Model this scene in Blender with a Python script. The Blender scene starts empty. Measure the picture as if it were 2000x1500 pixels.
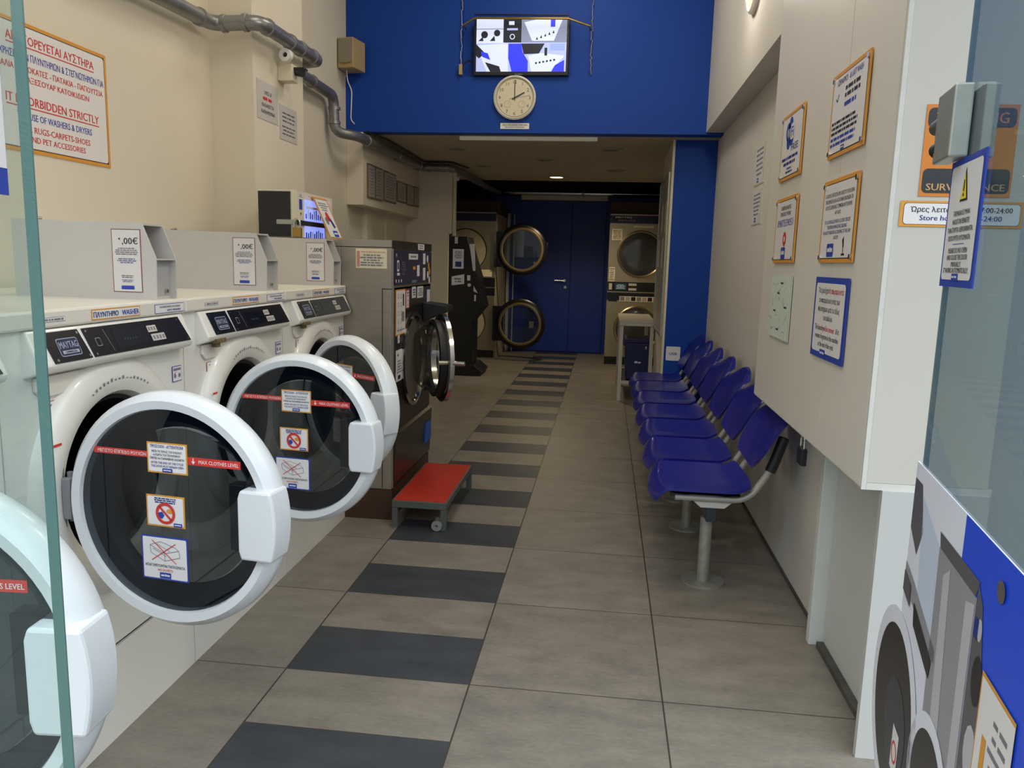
import bpy, bmesh, math, random
from mathutils import Vector, Matrix
from math import pi, sin, cos, radians
scene = bpy.context.scene
COL = scene.collection
R90 = pi / 2

# ---------------------------------------------------------------- colour helpers
def lin(h):
    h = h.lstrip('#')
    out = []
    for i in (0, 2, 4):
        c = int(h[i:i + 2], 16) / 255
        out.append(c / 12.92 if c <= .04045 else ((c + .055) / 1.055) ** 2.4)
    return (*out, 1)

# ---------------------------------------------------------------- camera
yaw, pitch, roll = 0.115499, 0.156688, 0.026924
fwd = Vector((-sin(yaw) * cos(pitch), cos(yaw) * cos(pitch), -sin(pitch)))
r0 = Vector((cos(yaw), sin(yaw), 0)); u0 = r0.cross(fwd)
rt = r0 * cos(roll) + u0 * sin(roll); up = -r0 * sin(roll) + u0 * cos(roll)
cd = bpy.data.cameras.new('camera'); cam = bpy.data.objects.new('camera', cd); COL.objects.link(cam)
cam.matrix_world = Matrix(((rt.x, up.x, -fwd.x, 0), (rt.y, up.y, -fwd.y, 0), (rt.z, up.z, -fwd.z, 1.32039), (0, 0, 0, 1)))
cd.sensor_width = 36; cd.lens = 1517.95 / 2000 * 36; cd.clip_start = .02
scene.camera = cam

# ---------------------------------------------------------------- world, lights, exposure
w = bpy.data.worlds.new('world'); scene.world = w; w.use_nodes = True
bg = w.node_tree.nodes['Background']; bg.inputs[1].default_value = 1.0
_n = w.node_tree.nodes; _l = w.node_tree.links      # overcast sky: bright overhead, dimmer towards the houses across the street
_tc = _n.new('ShaderNodeTexCoord'); _sp = _n.new('ShaderNodeSeparateXYZ'); _cr = _n.new('ShaderNodeValToRGB')
_l.new(_tc.outputs['Generated'], _sp.inputs[0]); _l.new(_sp.outputs[2], _cr.inputs[0]); _l.new(_cr.outputs[0], bg.inputs[0])
_e = _cr.color_ramp.elements; _e[0].position = 0; _e[0].color = (.34, .37, .40, 1); _e[1].position = .5; _e[1].color = (2.9, 3.15, 3.45, 1)
_x = _e.new(.18); _x.color = (.50, .54, .58, 1)
def area(name, loc, rot, sx, sy, power, col):
    l = bpy.data.lights.new(name, 'AREA'); l.shape = 'RECTANGLE'; l.size = sx; l.size_y = sy
    l.energy = power; l.color = col
    o = bpy.data.objects.new(name, l); COL.objects.link(o); o.location = loc; o.rotation_euler = rot
    return o
WARM = (1.0, .93, .80)
area('ceiling_light_front', (-.95, 2.9, 3.84), (0, 0, 0), .5, 1.4, 13, WARM)
area('ceiling_light_rear', (-.4, 5.0, 3.84), (0, 0, 0), .5, 1.2, 18, WARM)
for _i, (_y, _z, _p) in enumerate(((4.35, 2.80, 5), (2.6, 3.0, 27))):     # round lamps on the right beam
    _q = bpy.data.lights.new('beam_lamp_bulb', 'POINT'); _q.energy = _p; _q.color = WARM; _q.shadow_soft_size = .10
    _o = bpy.data.objects.new('beam_lamp_bulb', _q); COL.objects.link(_o); _o.location = (.50, _y, _z)
pl = bpy.data.lights.new('downlight_bulb', 'SPOT'); pl.energy = 75; pl.color = (1, .80, .50); pl.spot_size = radians(150); pl.spot_blend = .6; pl.shadow_soft_size = .06
po = bpy.data.objects.new('downlight_bulb', pl); COL.objects.link(po); po.location = (-.62, 9.25, 2.265)
vs = scene.view_settings
scene.display_settings.display_device = 'sRGB'
vs.view_transform = 'Standard'; vs.look = 'None'; vs.exposure = 0.0; vs.gamma = 1; vs.use_curve_mapping = False

# ---------------------------------------------------------------- materials
MATS = {}
def mat(name, col='#808080', rough=.5, metal=0, noise=0, scale=8, bump=0, coat=0, emit=0, spec=.5, stretch=None):
    if name in MATS: return MATS[name]
    m = bpy.data.materials.new(name); m.use_nodes = True; nt = m.node_tree
    b = nt.nodes['Principled BSDF']; c = lin(col)
    b.inputs['Base Color'].default_value = c; b.inputs['Roughness'].default_value = rough
    b.inputs['Metallic'].default_value = metal; b.inputs['Specular IOR Level'].default_value = spec
    b.inputs['Coat Weight'].default_value = coat
    if emit:
        b.inputs['Emission Color'].default_value = c; b.inputs['Emission Strength'].default_value = emit
    if noise or bump:
        tc = nt.nodes.new('ShaderNodeTexCoord'); mp = nt.nodes.new('ShaderNodeMapping')
        n = nt.nodes.new('ShaderNodeTexNoise'); n.inputs['Scale'].default_value = scale; n.inputs['Detail'].default_value = 5
        if stretch: mp.inputs['Scale'].default_value = stretch
        nt.links.new(tc.outputs['Object'], mp.inputs[0]); nt.links.new(mp.outputs[0], n.inputs['Vector'])
        if noise:
            r = nt.nodes.new('ShaderNodeMapRange'); r.inputs[1].default_value = .3; r.inputs[2].default_value = .7
            r.inputs[3].default_value = 1 - noise; r.inputs[4].default_value = 1 + noise
            nt.links.new(n.outputs[0], r.inputs[0])
            mx = nt.nodes.new('ShaderNodeVectorMath'); mx.operation = 'SCALE'; mx.inputs[0].default_value = c[:3]
            nt.links.new(r.outputs[0], mx.inputs['Scale']); nt.links.new(mx.outputs[0], b.inputs['Base Color'])
        if bump:
            bp = nt.nodes.new('ShaderNodeBump'); bp.inputs['Strength'].default_value = bump; bp.inputs['Distance'].default_value = .01
            nt.links.new(n.outputs[0], bp.inputs['Height']); nt.links.new(bp.outputs[0], b.inputs['Normal'])
    MATS[name] = m
    return m

def glass(name, tint='#e0f0ea', haze=0, hcol='#a9bcc4', rough=.0, thin=False):
    if name in MATS: return MATS[name]
    m = bpy.data.materials.new(name); m.use_nodes = True; nt = m.node_tree
    nt.nodes.remove(nt.nodes['Principled BSDF']); out = nt.nodes['Material Output']
    t = nt.nodes.new('ShaderNodeBsdfTransparent'); t.inputs[0].default_value = lin(tint)
    g = nt.nodes.new('ShaderNodeBsdfGlossy'); g.inputs['Roughness'].default_value = rough
    a = nt.nodes.new('ShaderNodeMixShader')
    lw = nt.nodes.new('ShaderNodeLayerWeight'); lw.inputs[0].default_value = .5; ge = nt.nodes.new('ShaderNodeNewGeometry')
    def M(op, p, q):
        n = nt.nodes.new('ShaderNodeMath'); n.operation = op
        for i, v in enumerate((p, q)):
            if isinstance(v, (int, float)): n.inputs[i].default_value = v
            else: nt.links.new(v, n.inputs[i])
        return n.outputs[0]
    R_ = M('ADD', M('MULTIPLY', M('POWER', lw.outputs['Facing'], 5), .9), .05)     # Schlick reflectance
    if not thin: R_ = M('MULTIPLY', R_, M('SUBTRACT', 1, ge.outputs['Backfacing']))
    last = t
    if haze:
        d = nt.nodes.new('ShaderNodeBsdfDiffuse'); d.inputs[0].default_value = lin(hcol)
        h = nt.nodes.new('ShaderNodeMixShader'); h.inputs[0].default_value = haze
        nt.links.new(t.outputs[0], h.inputs[1]); nt.links.new(d.outputs[0], h.inputs[2]); last = h
    nt.links.new(R_, a.inputs[0]); nt.links.new(last.outputs[0], a.inputs[1]); nt.links.new(g.outputs[0], a.inputs[2])
    nt.links.new(a.outputs[0], out.inputs[0])
    MATS[name] = m
    return m

WALL = mat('wall_paint', '#dfd6c3', .75, noise=.03, scale=1.3, bump=.04)
WALLR = mat('right_wall_paint', '#d5d0c6', .7, noise=.02, scale=2)
PANEL = mat('cupboard_laminate', '#e0dbd0', .4, noise=.015, scale=3)
EDGE = mat('cupboard_edge_strip', '#d2d1c8', .5, noise=.06, scale=14)
BLUE = mat('blue_wall_paint', '#0b419e', .6, noise=.03, scale=1.0, spec=.3)
BLUE2 = mat('blue_door_paint', '#072f92', .42)
CEIL = mat('ceiling_paint', '#b3a993', .8)
DARKC = mat('void_shade_colour', '#151312', .8)  # near-black: shade of the rear void put into wall and ceiling colour
GREYC = mat('grey_trim_paint', '#b9bfba', .6, noise=.05)
WHITE = mat('white_enamel', '#e9e6dc', .28, coat=.3)
DOORW = mat('white_door_plastic', '#dde1e2', .28, coat=.2)
WHITE2 = mat('lid_enamel', '#e4ded0', .35)
GASK = mat('black_rubber', '#141519', .5)
DRUM = mat('drum_steel', '#4a4c50', .35, metal=.9, noise=.2, scale=60)
PANB = mat('black_display_plastic', '#10131c', .22)
GREYBOX = mat('coin_box_paint', '#c4bfb7', .4)
GREYIN = mat('coin_box_recess', '#a9a8a6', .5)
STEEL = mat('brushed_steel', '#a59d8f', .38, metal=.75, noise=.06, scale=3, stretch=(1, 1, 14))
CHROME = mat('chrome', '#c9c9c6', .15, metal=1)
DSTEEL = mat('dark_steel_front', '#38332d', .3, metal=.7)
GOLDST = mat('dryer_steel', '#a89a7c', .33, metal=.85)
BROWN = mat('brown_plinth', '#4a2f20', .5, noise=.15, scale=6)
RED = mat('red_print', '#c2322c', .5); REDT = mat('red_tape', '#d23b34', .4)
REDPL = mat('red_step_paint', '#b02c1b', .5, noise=.12, scale=22)
GREYM = mat('grey_steel_paint', '#565c56', .45)
BLUEP = mat('blue_print', '#2743a6', .5); NAVY = mat('navy_print', '#1d2f7c', .5)
ORANGE = mat('orange_border', '#dc9a3a', .5); BLACKP = mat('black_print', '#20222a', .5)
PAPER = mat('white_sign', '#e9e6e4', .35); PAPERD = mat('laminated_paper', '#cfc9c0', .25)
GREYP = mat('grey_print', '#7b7a80', .6); CREAMP = mat('cream_print', '#e2d8b8', .5)
YELLOW = mat('yellow_print', '#ecd42a', .5); BRASS = mat('brass', '#a98a4c', .35, metal=.8)
SEAT = mat('blue_seat_plastic', '#141a80', .33, coat=.15); SEATU = mat('black_plastic', '#17181b', .5)
TUBE = mat('grey_tube_paint', '#a8a49c', .4, metal=.2); POLE = mat('worn_pole_metal', '#9b9a90', .45, metal=.4, noise=.18, scale=24)
PIPE = mat('galvanised_pipe', '#8e8f90', .36, metal=.7, noise=.12, scale=9)
BEIGE = mat('beige_plastic', '#b39a6c', .5); CREAM = mat('cream_plastic', '#ddd6be', .5)
ALU = mat('brushed_aluminium', '#a9aca2', .4, metal=.6, noise=.06, scale=40)
TEAL = mat('glass_edge_green', '#5a7d78', .2, coat=.4)
GLASSL = glass('clear_door_glass', '#f0f8f6', .04, '#c9dde0')
GLASSR = glass('tinted_door_glass', '#d0dadd', .08, '#a4b4bc')
DOORGL = glass('dark_tinted_glass', '#8d949c', .03, '#3a4a66', thin=True)
BOWL = glass('bowl_glass', '#b4b8b0', .05, '#6a6a60', thin=True)
CLEAR = glass('dryer_door_glass', '#d5dde2', .03, '#8aa0b8', thin=True)
TVB = mat('television_black_plastic', '#0b0b0e', .35)
LAMPON = mat('lamp_on', '#ffe9b8', .5, emit=9)
DISPL = mat('vending_display_light', '#8fa0ff', .5, emit=.9)
MAPG = mat('map_green', '#cfdccd', .6)
LILAC = mat('print_lilac', '#eef0fc', .3); PSKY = mat('print_pale_blue', '#d0ddf2', .3); PBLUE = mat('print_royal_blue', '#1c4fe0', .3)
PGREY = mat('print_grey', '#9b9aa0', .3); PDGREY = mat('print_dark_grey', '#5d5c60', .3); PBLK = mat('print_black', '#1b1d24', .3)

# ---------------------------------------------------------------- text cache
FC = {}
LOOKALIKE = str.maketrans('ΑΒΕΖΗΙΚΜΝΟΡΤΥΧο', 'ABEZHIKMNOPTYXo')
def text_mesh(s, bold=True):
    s = s.translate(LOOKALIKE)
    k = (s, bold)
    if k in FC: return FC[k]
    c = bpy.data.curves.new('t', 'FONT'); c.body = s; c.size = 1; c.resolution_u = 2
    o = bpy.data.objects.new('t', c); COL.objects.link(o)
    me = bpy.data.meshes.new_from_object(o.evaluated_get(bpy.context.evaluated_depsgraph_get()))
    vs_ = [tuple(v.co) for v in me.vertices]; fs = [tuple(p.vertices) for p in me.polygons]
    bpy.data.objects.remove(o); bpy.data.curves.remove(c); bpy.data.meshes.remove(me)
    x0 = min(v[0] for v in vs_); x1 = max(v[0] for v in vs_)
    FC[k] = (vs_, fs, x0, x1)
    return FC[k]

# ---------------------------------------------------------------- mesh builder
def basis(a):
    a = Vector(a).normalized()
    t = Vector((0, 0, 1)) if abs(a.z) < .9 else Vector((1, 0, 0))
    x = t.cross(a).normalized(); y = a.cross(x)
    return x, y, a

class MB:
    def __init__(s): s.v = []; s.f = []; s.m = []; s.sm = []; s.mats = []
    def mi(s, m):
        if m not in s.mats: s.mats.append(m)
        return s.mats.index(m)
    def add(s, vs_, fs, m, smooth=False):
        o = len(s.v); s.v += [tuple(v) for v in vs_]; k = s.mi(m)
        for f in fs: s.f.append(tuple(i + o for i in f)); s.m.append(k); s.sm.append(smooth)
        return s
    def box(s, x0, x1, y0, y1, z0, z1, m):
        v = [(x, y, z) for z in (z0, z1) for y in (y0, y1) for x in (x0, x1)]
        return s.add(v, [(0, 2, 3, 1), (4, 5, 7, 6), (0, 1, 5, 4), (2, 6, 7, 3), (0, 4, 6, 2), (1, 3, 7, 5)], m)
    def prism(s, poly, ax, a, b, m):       # poly in the other two axes (cyclic order), extruded along ax
        n = len(poly)
        def P(p, t):
            return {'x': (t, p[0], p[1]), 'y': (p[0], t, p[1]), 'z': (p[0], p[1], t)}[ax]
        v = [P(p, a) for p in poly] + [P(p, b) for p in poly]
        f = [tuple(range(n))[::-1], tuple(range(n, 2 * n))] + [(i, (i + 1) % n, n + (i + 1) % n, n + i) for i in range(n)]
        return s.add(v, f, m)
    def lathe(s, prof, c, axis, m, n=40, smooth=True, closed=False):
        x, y, a = basis(axis); c = Vector(c); v = []; f = []
        for r, h in prof:
            for i in range(n):
                t = 2 * pi * i / n; v.append(c + a * h + (x * cos(t) + y * sin(t)) * r)
        k = len(prof)
        for j in range(k if closed else k - 1):
            for i in range(n):
                q = (j + 1) % k
                f.append((j * n + i, j * n + (i + 1) % n, q * n + (i + 1) % n, q * n + i))
        return s.add(v, f, m, smooth)
    def cyl(s, p0, p1, r, m, n=20, r2=None):
        p0 = Vector(p0); p1 = Vector(p1); h = (p1 - p0).length; r2 = r if r2 is None else r2
        s.lathe([(r, 0), (r2, h)], p0, p1 - p0, m, n)
        x, y, a = basis(p1 - p0)
        for c, q in ((p0, r), (p1, r2)):
            s.add([c + (x * cos(2 * pi * i / n) + y * sin(2 * pi * i / n)) * q for i in range(n)], [tuple(range(n))], m)
        return s
    def tube(s, pts, r, m, n=12, bend=0):
        pts = [Vector(p) for p in pts]
        if bend:
            q = [pts[0]]
            for i in range(1, len(pts) - 1):
                a, b, c = pts[i - 1], pts[i], pts[i + 1]
                d1 = min(bend, (a - b).length * .45); d2 = min(bend, (c - b).length * .45)
                A = b + (a - b).normalized() * d1; B = b + (c - b).normalized() * d2
                for k in range(6):
                    t = k / 5; q.append(A * (1 - t) ** 2 + b * 2 * t * (1 - t) + B * t * t)
            q.append(pts[-1]); pts = q
        rings = []; x = None
        for i, p in enumerate(pts):
            d = (pts[min(i + 1, len(pts) - 1)] - pts[max(i - 1, 0)]).normalized()
            if x is None: x, y, _ = basis(d)
            x = (x - d * x.dot(d)).normalized(); y = d.cross(x)
            rings.append([p + (x * cos(2 * pi * k / n) + y * sin(2 * pi * k / n)) * r for k in range(n)])
        v = [q for rg in rings for q in rg]
        f = [(i * n + k, i * n + (k + 1) % n, (i + 1) * n + (k + 1) % n, (i + 1) * n + k) for i in range(len(rings) - 1) for k in range(n)]
        s.add(v, f, m, True); s.add(rings[0], [tuple(range(n))[::-1]], m); s.add(rings[-1], [tuple(range(n))], m)
        return s
    def grid(s, fn, nu, nv, m, thick=None):  # fn(u,v)->point ; optional thick: vector function for a closed shell
        v = [Vector(fn(i / nu, j / nv)) for j in range(nv + 1) for i in range(nu + 1)]
        W = nu + 1
        f = [(j * W + i, j * W + i + 1, (j + 1) * W + i + 1, (j + 1) * W + i) for j in range(nv) for i in range(nu)]
        if thick:
            N = len(v); t = Vector(thick); v2 = [p + t for p in v]
            f += [tuple(N + k for k in q[::-1]) for q in f]
            rim = [i for i in range(W)] + [j * W + nu for j in range(1, nv + 1)] + [nv * W + i for i in range(nu - 1, -1, -1)] + [j * W for j in range(nv - 1, 0, -1)]
            for a, b in zip(rim, rim[1:] + rim[:1]): f.append((b, a, N + a, N + b))
            v += v2
        return s.add(v, f, m, True)
    def build(s, name, parent=None, loc=(0, 0, 0), rot=(0, 0, 0), bevel=0, **props):
        me = bpy.data.meshes.new(name); me.from_pydata(s.v, [], s.f)
        for m in s.mats: me.materials.append(m)
        me.polygons.foreach_set('material_index', s.m); me.polygons.foreach_set('use_smooth', s.sm); me.update()
        
        bm = bmesh.new(); bm.from_mesh(me); 
        if not getattr(s, 'flat', False): bmesh.ops.recalc_face_normals(bm, faces=bm.faces)
        bm.to_mesh(me); bm.free()
        if any(s.sm): me.set_sharp_from_angle(angle=radians(38))
        o = bpy.data.objects.new(name, me); COL.objects.link(o); o.location = loc; o.rotation_euler = rot
        if parent: o.parent = parent
        if bevel:
            b = o.modifiers.new('bevel', 'BEVEL'); b.width = bevel; b.segments = 2; b.limit_method = 'ANGLE'; b.angle_limit = radians(40)
        for k, v in props.items(): o[k] = v
        return o

class G:   # flat printing on a plane: origin, right, up
    def __init__(s, mb, o, ux, uy, lift=.0004):
        s.mb = mb; s.o = Vector(o); s.x = Vector(ux).normalized(); s.y = Vector(uy).normalized(); s.n = s.x.cross(s.y); s.l = lift; s.k = 1
    def P(s, u, v, k): return s.o + s.x * u + s.y * v + s.n * s.l * k
    def poly(s, pts, m, k=1): s.mb.add([s.P(u, v, k) for u, v in pts], [tuple(range(len(pts)))], m); return s
    def rect(s, u0, u1, v0, v1, m, k=1): return s.poly([(u0, v0), (u1, v0), (u1, v1), (u0, v1)], m, k)
    def rrect(s, u0, u1, v0, v1, r, m, k=1):
        p = []
        for cx, cy, a in ((u1 - r, v0 + r, -90), (u1 - r, v1 - r, 0), (u0 + r, v1 - r, 90), (u0 + r, v0 + r, 180)):
            for j in range(5): t = radians(a + j * 22.5); p.append((cx + r * cos(t), cy + r * sin(t)))
        return s.poly(p, m, k)
    def disc(s, u, v, r, m, k=1, n=28, ry=None):
        ry = ry or r
        return s.poly([(u + r * cos(2 * pi * i / n), v + ry * sin(2 * pi * i / n)) for i in range(n)], m, k)
    def ring(s, u, v, r0, r1, m, k=1, n=32):
        vs_ = [s.P(u + r * cos(2 * pi * i / n), v + r * sin(2 * pi * i / n), k) for r in (r0, r1) for i in range(n)]
        s.mb.add(vs_, [(i, (i + 1) % n, n + (i + 1) % n, n + i) for i in range(n)], m); return s
    def line(s, a, b, w_, m, k=1):
        a = Vector(a); b = Vector(b); d = (b - a).normalized(); p = Vector((-d.y, d.x)) * w_ / 2
        return s.poly([tuple(a - p), tuple(b - p), tuple(b + p), tuple(a + p)], m, k)
    def text(s, t, u, v, h, m, w=None, k=3, al='c', bold=True):
        vs_, fs, x0, x1 = text_mesh(t, bold); sy = h / .73; W = x1 - x0
        sx = (w / W) if w else sy
        off = {'c': -W * sx / 2, 'l': 0, 'r': -W * sx}[al]
        for d in ((-.016, .016) if bold else (0,)):
            e = k + (.35 if d > 0 else 0)
            if all(ord(c) < 128 or c == '€' for c in t.translate(LOOKALIKE)):
                s.mb.add([s.P(u + off + (p[0] - x0 + d) * sx, v + p[1] * sy - h / 2, e) for p in vs_], fs, m)
            else:       # strokes of these letters overlap: keep each triangle on its own level
                for i, q in enumerate(fs): s.mb.add([s.P(u + off + (vs_[j][0] - x0 + d) * sx, v + vs_[j][1] * sy - h / 2, e + .04 * (i % 7)) for j in q], [tuple(range(len(q)))], m)
        return s
    def lines(s, u0, u1, v1, v0, n, m, seed=1, k=3, fill=.55, center=True):   # rows of small words
        rn = random.Random(seed); lh = (v1 - v0) / n
        for i in range(n):
            L = (u1 - u0) * rn.uniform(.6, 1); a = (u0 + u1) / 2 - L / 2 if center else u0; y = v1 - (i + 1) * lh + lh * (1 - fill) / 2
            e = a + L
            while a < e:
                ww = rn.uniform(.6, 3) * lh; b = min(a + ww, e); s.rect(a, b, y, y + lh * fill, m, k); a = b + lh * .35
        return s
    def logo(s, u, v, w_, h, k=3):
        s.rrect(u - w_ / 2, u + w_ / 2, v - h / 2, v + h / 2, h * .12, BLUEP, k)
        s.rect(u - w_ * .38, u - w_ * .08, v - h * .12, v + h * .16, PAPER, k + 1); s.disc(u + w_ * .03, v + h * .05, h * .2, PSKY, k + 1)
        s.rect(u + w_ * .12, u + w_ * .38, v - h * .12, v + h * .16, PAPER, k + 1); return s

def thing(name, label, cat, loc=(0, 0, 0), rz=0, group=None):
    o = bpy.data.objects.new(name, None); COL.objects.link(o); o.location = loc; o.rotation_euler = (0, 0, rz)
    o.empty_display_size = .1; o['label'] = label; o['category'] = cat
    if group: o['group'] = group
    return o
def tag(o, label, cat, group=None):
    o['label'] = label; o['category'] = cat
    if group: o['group'] = group
    return o
def struct(name, mb, **k):
    o = mb.build(name, **k); o['kind'] = 'structure'; return o

def hole_plate(mb, y0, y1, z0, z1, cy, cz, r, x, m, n=64):
    """vertical plate in plane x with a round hole"""
    angs = sorted(set([2 * pi * i / n for i in range(n)] + [math.atan2(z - cz, y - cy) % (2 * pi) for y in (y0, y1) for z in (z0, z1)]))
    v = []
    for a in angs:
        c, s_ = cos(a), sin(a); t = 1e9
        if c > 1e-9: t = min(t, (y1 - cy) / c)
        if c < -1e-9: t = min(t, (y0 - cy) / c)
        if s_ > 1e-9: t = min(t, (z1 - cz) / s_)
        if s_ < -1e-9: t = min(t, (z0 - cz) / s_)
        v.append((x, cy + t * c, cz + t * s_)); v.append((x, cy + r * c, cz + r * s_))
    k = len(angs)
    mb.add(v, [(2 * i, 2 * ((i + 1) % k), 2 * ((i + 1) % k) + 1, 2 * i + 1) for i in range(k)], m)
# ================================================================ floor material
def floor_mat():
    m = bpy.data.materials.new('floor_tiles'); m.use_nodes = True; nt = m.node_tree; b = nt.nodes['Principled BSDF']
    N = nt.nodes.new; L = nt.links.new
    tc = N('ShaderNodeTexCoord'); sp = N('ShaderNodeSeparateXYZ'); L(tc.outputs['Object'], sp.inputs[0])
    def M(op, a, c=None, d=None):
        n = N('ShaderNodeMath'); n.operation = op
        for i, q in enumerate((a, c, d)):
            if q is None: continue
            if isinstance(q, (int, float)): n.inputs[i].default_value = q
            else: L(q, n.inputs[i])
        return n.outputs[0]
    gx = M('DIVIDE', M('ADD', sp.outputs[0], .97 + 6), .6); gy = M('DIVIDE', M('SUBTRACT', sp.outputs[1], 1.642 - 6), .6)
    fx = M('FRACT', gx); fy = M('FRACT', gy); ix = M('FLOOR', gx)
    instrip = M('COMPARE', ix, 10, .5)
    dark = M('MULTIPLY', instrip, M('LESS_THAN', fy, .5))
    def edge(f, wd): return M('GREATER_THAN', M('ABSOLUTE', M('SUBTRACT', f, .5)), .5 - wd)
    ex = edge(fx, .0045); ey = edge(fy, .0035)
    f2 = M('FRACT', M('MULTIPLY', fy, 2)); ey2 = M('MULTIPLY', instrip, edge(f2, .006))
    gr = M('MAXIMUM', M('MAXIMUM', ex, ey), ey2)
    cmb = N('ShaderNodeCombineXYZ'); L(ix, cmb.inputs[0]); L(M('FLOOR', gy), cmb.inputs[1]); L(dark, cmb.inputs[2])
    wn = N('ShaderNodeTexWhiteNoise'); L(cmb.outputs[0], wn.inputs['Vector'])
    mp = N('ShaderNodeMapping'); mp.inputs['Scale'].default_value = (1, 2.2, 1); L(tc.outputs['Object'], mp.inputs[0])
    n1 = N('ShaderNodeTexNoise'); n1.inputs['Scale'].default_value = 5; n1.inputs['Detail'].default_value = 8; n1.inputs['Roughness'].default_value = .62; L(mp.outputs[0], n1.inputs['Vector'])
    n2 = N('ShaderNodeTexNoise'); n2.inputs['Scale'].default_value = 45; n2.inputs['Detail'].default_value = 4; L(mp.outputs[0], n2.inputs['Vector'])
    f = M('ADD', M('MULTIPLY', M('SUBTRACT', n1.outputs[0], .5), 1.0), M('MULTIPLY', M('SUBTRACT', n2.outputs[0], .5), .5))
    f = M('ADD', f, M('MULTIPLY', M('SUBTRACT', wn.outputs[0], .5), .10))
    k = M('ADD', 1.0, f)
    mx = N('ShaderNodeMix'); mx.data_type = 'RGBA'; mx.inputs[6].default_value = lin('#7d776d'); mx.inputs[7].default_value = lin('#373b41'); L(dark, mx.inputs[0])
    sc = N('ShaderNodeVectorMath'); sc.operation = 'SCALE'; L(mx.outputs[2], sc.inputs[0]); L(k, sc.inputs['Scale'])
    m2 = N('ShaderNodeMix'); m2.data_type = 'RGBA'; L(gr, m2.inputs[0]); L(sc.outputs[0], m2.inputs[6]); m2.inputs[7].default_value = lin('#3a352f')
    L(m2.outputs[2], b.inputs['Base Color'])
    L(M('ADD', .34, M('MULTIPLY', n1.outputs[0], .22)), b.inputs['Roughness'])
    bp = N('ShaderNodeBump'); bp.inputs['Strength'].default_value = .25; bp.inputs['Distance'].default_value = .003
    L(M('SUBTRACT', M('MULTIPLY', n2.outputs[0], .4), gr), bp.inputs['Height']); L(bp.outputs[0], b.inputs['Normal'])
    return m
def paving_mat():
    m = bpy.data.materials.new('street_paving'); m.use_nodes = True; nt = m.node_tree; b = nt.nodes['Principled BSDF']
    br = nt.nodes.new('ShaderNodeTexBrick'); tc = nt.nodes.new('ShaderNodeTexCoord'); nt.links.new(tc.outputs['Object'], br.inputs['Vector'])
    br.inputs['Color1'].default_value = lin('#8d877b'); br.inputs['Color2'].default_value = lin('#76716a'); br.inputs['Mortar'].default_value = lin('#4a4742')
    br.inputs['Scale'].default_value = 1; br.inputs['Brick Width'].default_value = .2; br.inputs['Row Height'].default_value = .1; br.inputs['Mortar Size'].default_value = .006
    nt.links.new(br.outputs[0], b.inputs['Base Color']); b.inputs['Roughness'].default_value = .8
    return m

# ================================================================ the room
struct('floor', MB().box(-2.7, 1.5, .55, 11.7, -.1, 0, floor_mat()))
o = MB().box(-7, 6, -9, .55, -.12, -.02, paving_mat()).build('street_paving'); o['kind'] = 'structure'
struct('wall_left', MB().box(-2.3, -2.1, .55, 8.05, 0, 3.9, WALL))
struct('trim_1', MB().box(-2.1, -1.865, 4.04, 4.72, 0, 3.9, WALL))            # pillar on the left wall
wl = MB().box(-2.3, -1.64, 8.05, 8.09, 0, 2.3, WALL); struct('trim_2', wl)
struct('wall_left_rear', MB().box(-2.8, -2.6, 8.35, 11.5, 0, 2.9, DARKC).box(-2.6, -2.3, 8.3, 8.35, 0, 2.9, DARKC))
struct('trim_3', MB().box(-2.1, -1.96, 6.2, 8.05, 1.735, 2.3, WALL), bevel=.004)     # bulkhead with the notices
struct('trim_4', MB().box(-2.1, -2.06, 6.62, 6.75, 0, 1.735, WALL).box(-2.1, -2.085, 7.3, 8.05, 0, 1.735, WALL))
struct('trim_5', MB().box(-1.6395, -1.605, 8.055, 8.09, 1.585, 2.2, CREAM).box(-1.60, -1.57, 8.075, 8.11, 1.565, 2.2, CREAM))
struct('wall_right', MB().box(.83, 1.0, 2.07, 11.6, 0, 3.9, WALLR))
struct('trim_6', MB().box(.70, .83, 2.3, 6.2, 2.315, 3.9, WALLR))               # beam above the right wall
struct('trim_7', MB().box(.773, .832, 2.70, 2.74, 0, .756, mat('post_paint', '#cfd2cb', .55, noise=.05)).box(.785, .832, 2.745, 2.775, 0, .756, mat('post_paint')), bevel=.003)
struct('trim_11', MB().box(.822, .8295, 2.072, 2.695, 0, .756, mat('lower_panel_paint', '#c9cac5', .5)))
struct('trim_8', MB().box(.737, 1.0, 2.05, 2.07, 0, .757, mat('pale_panel', '#c0c0bb', .5)))
struct('wall_facade', MB().box(1.0, 4.0, 2.1, 2.3, 0, 3.9, mat('facade_paint', '#a7acab', .6)))
struct('wall_facade_left', MB().box(-6, -2.3, .55, .75, 0, 3.9, mat('facade_paint')))
struct('wall_front', MB().box(-2.3, 1.1, .75, .9, 2.75, 3.9, mat('facade_paint')))
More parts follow.
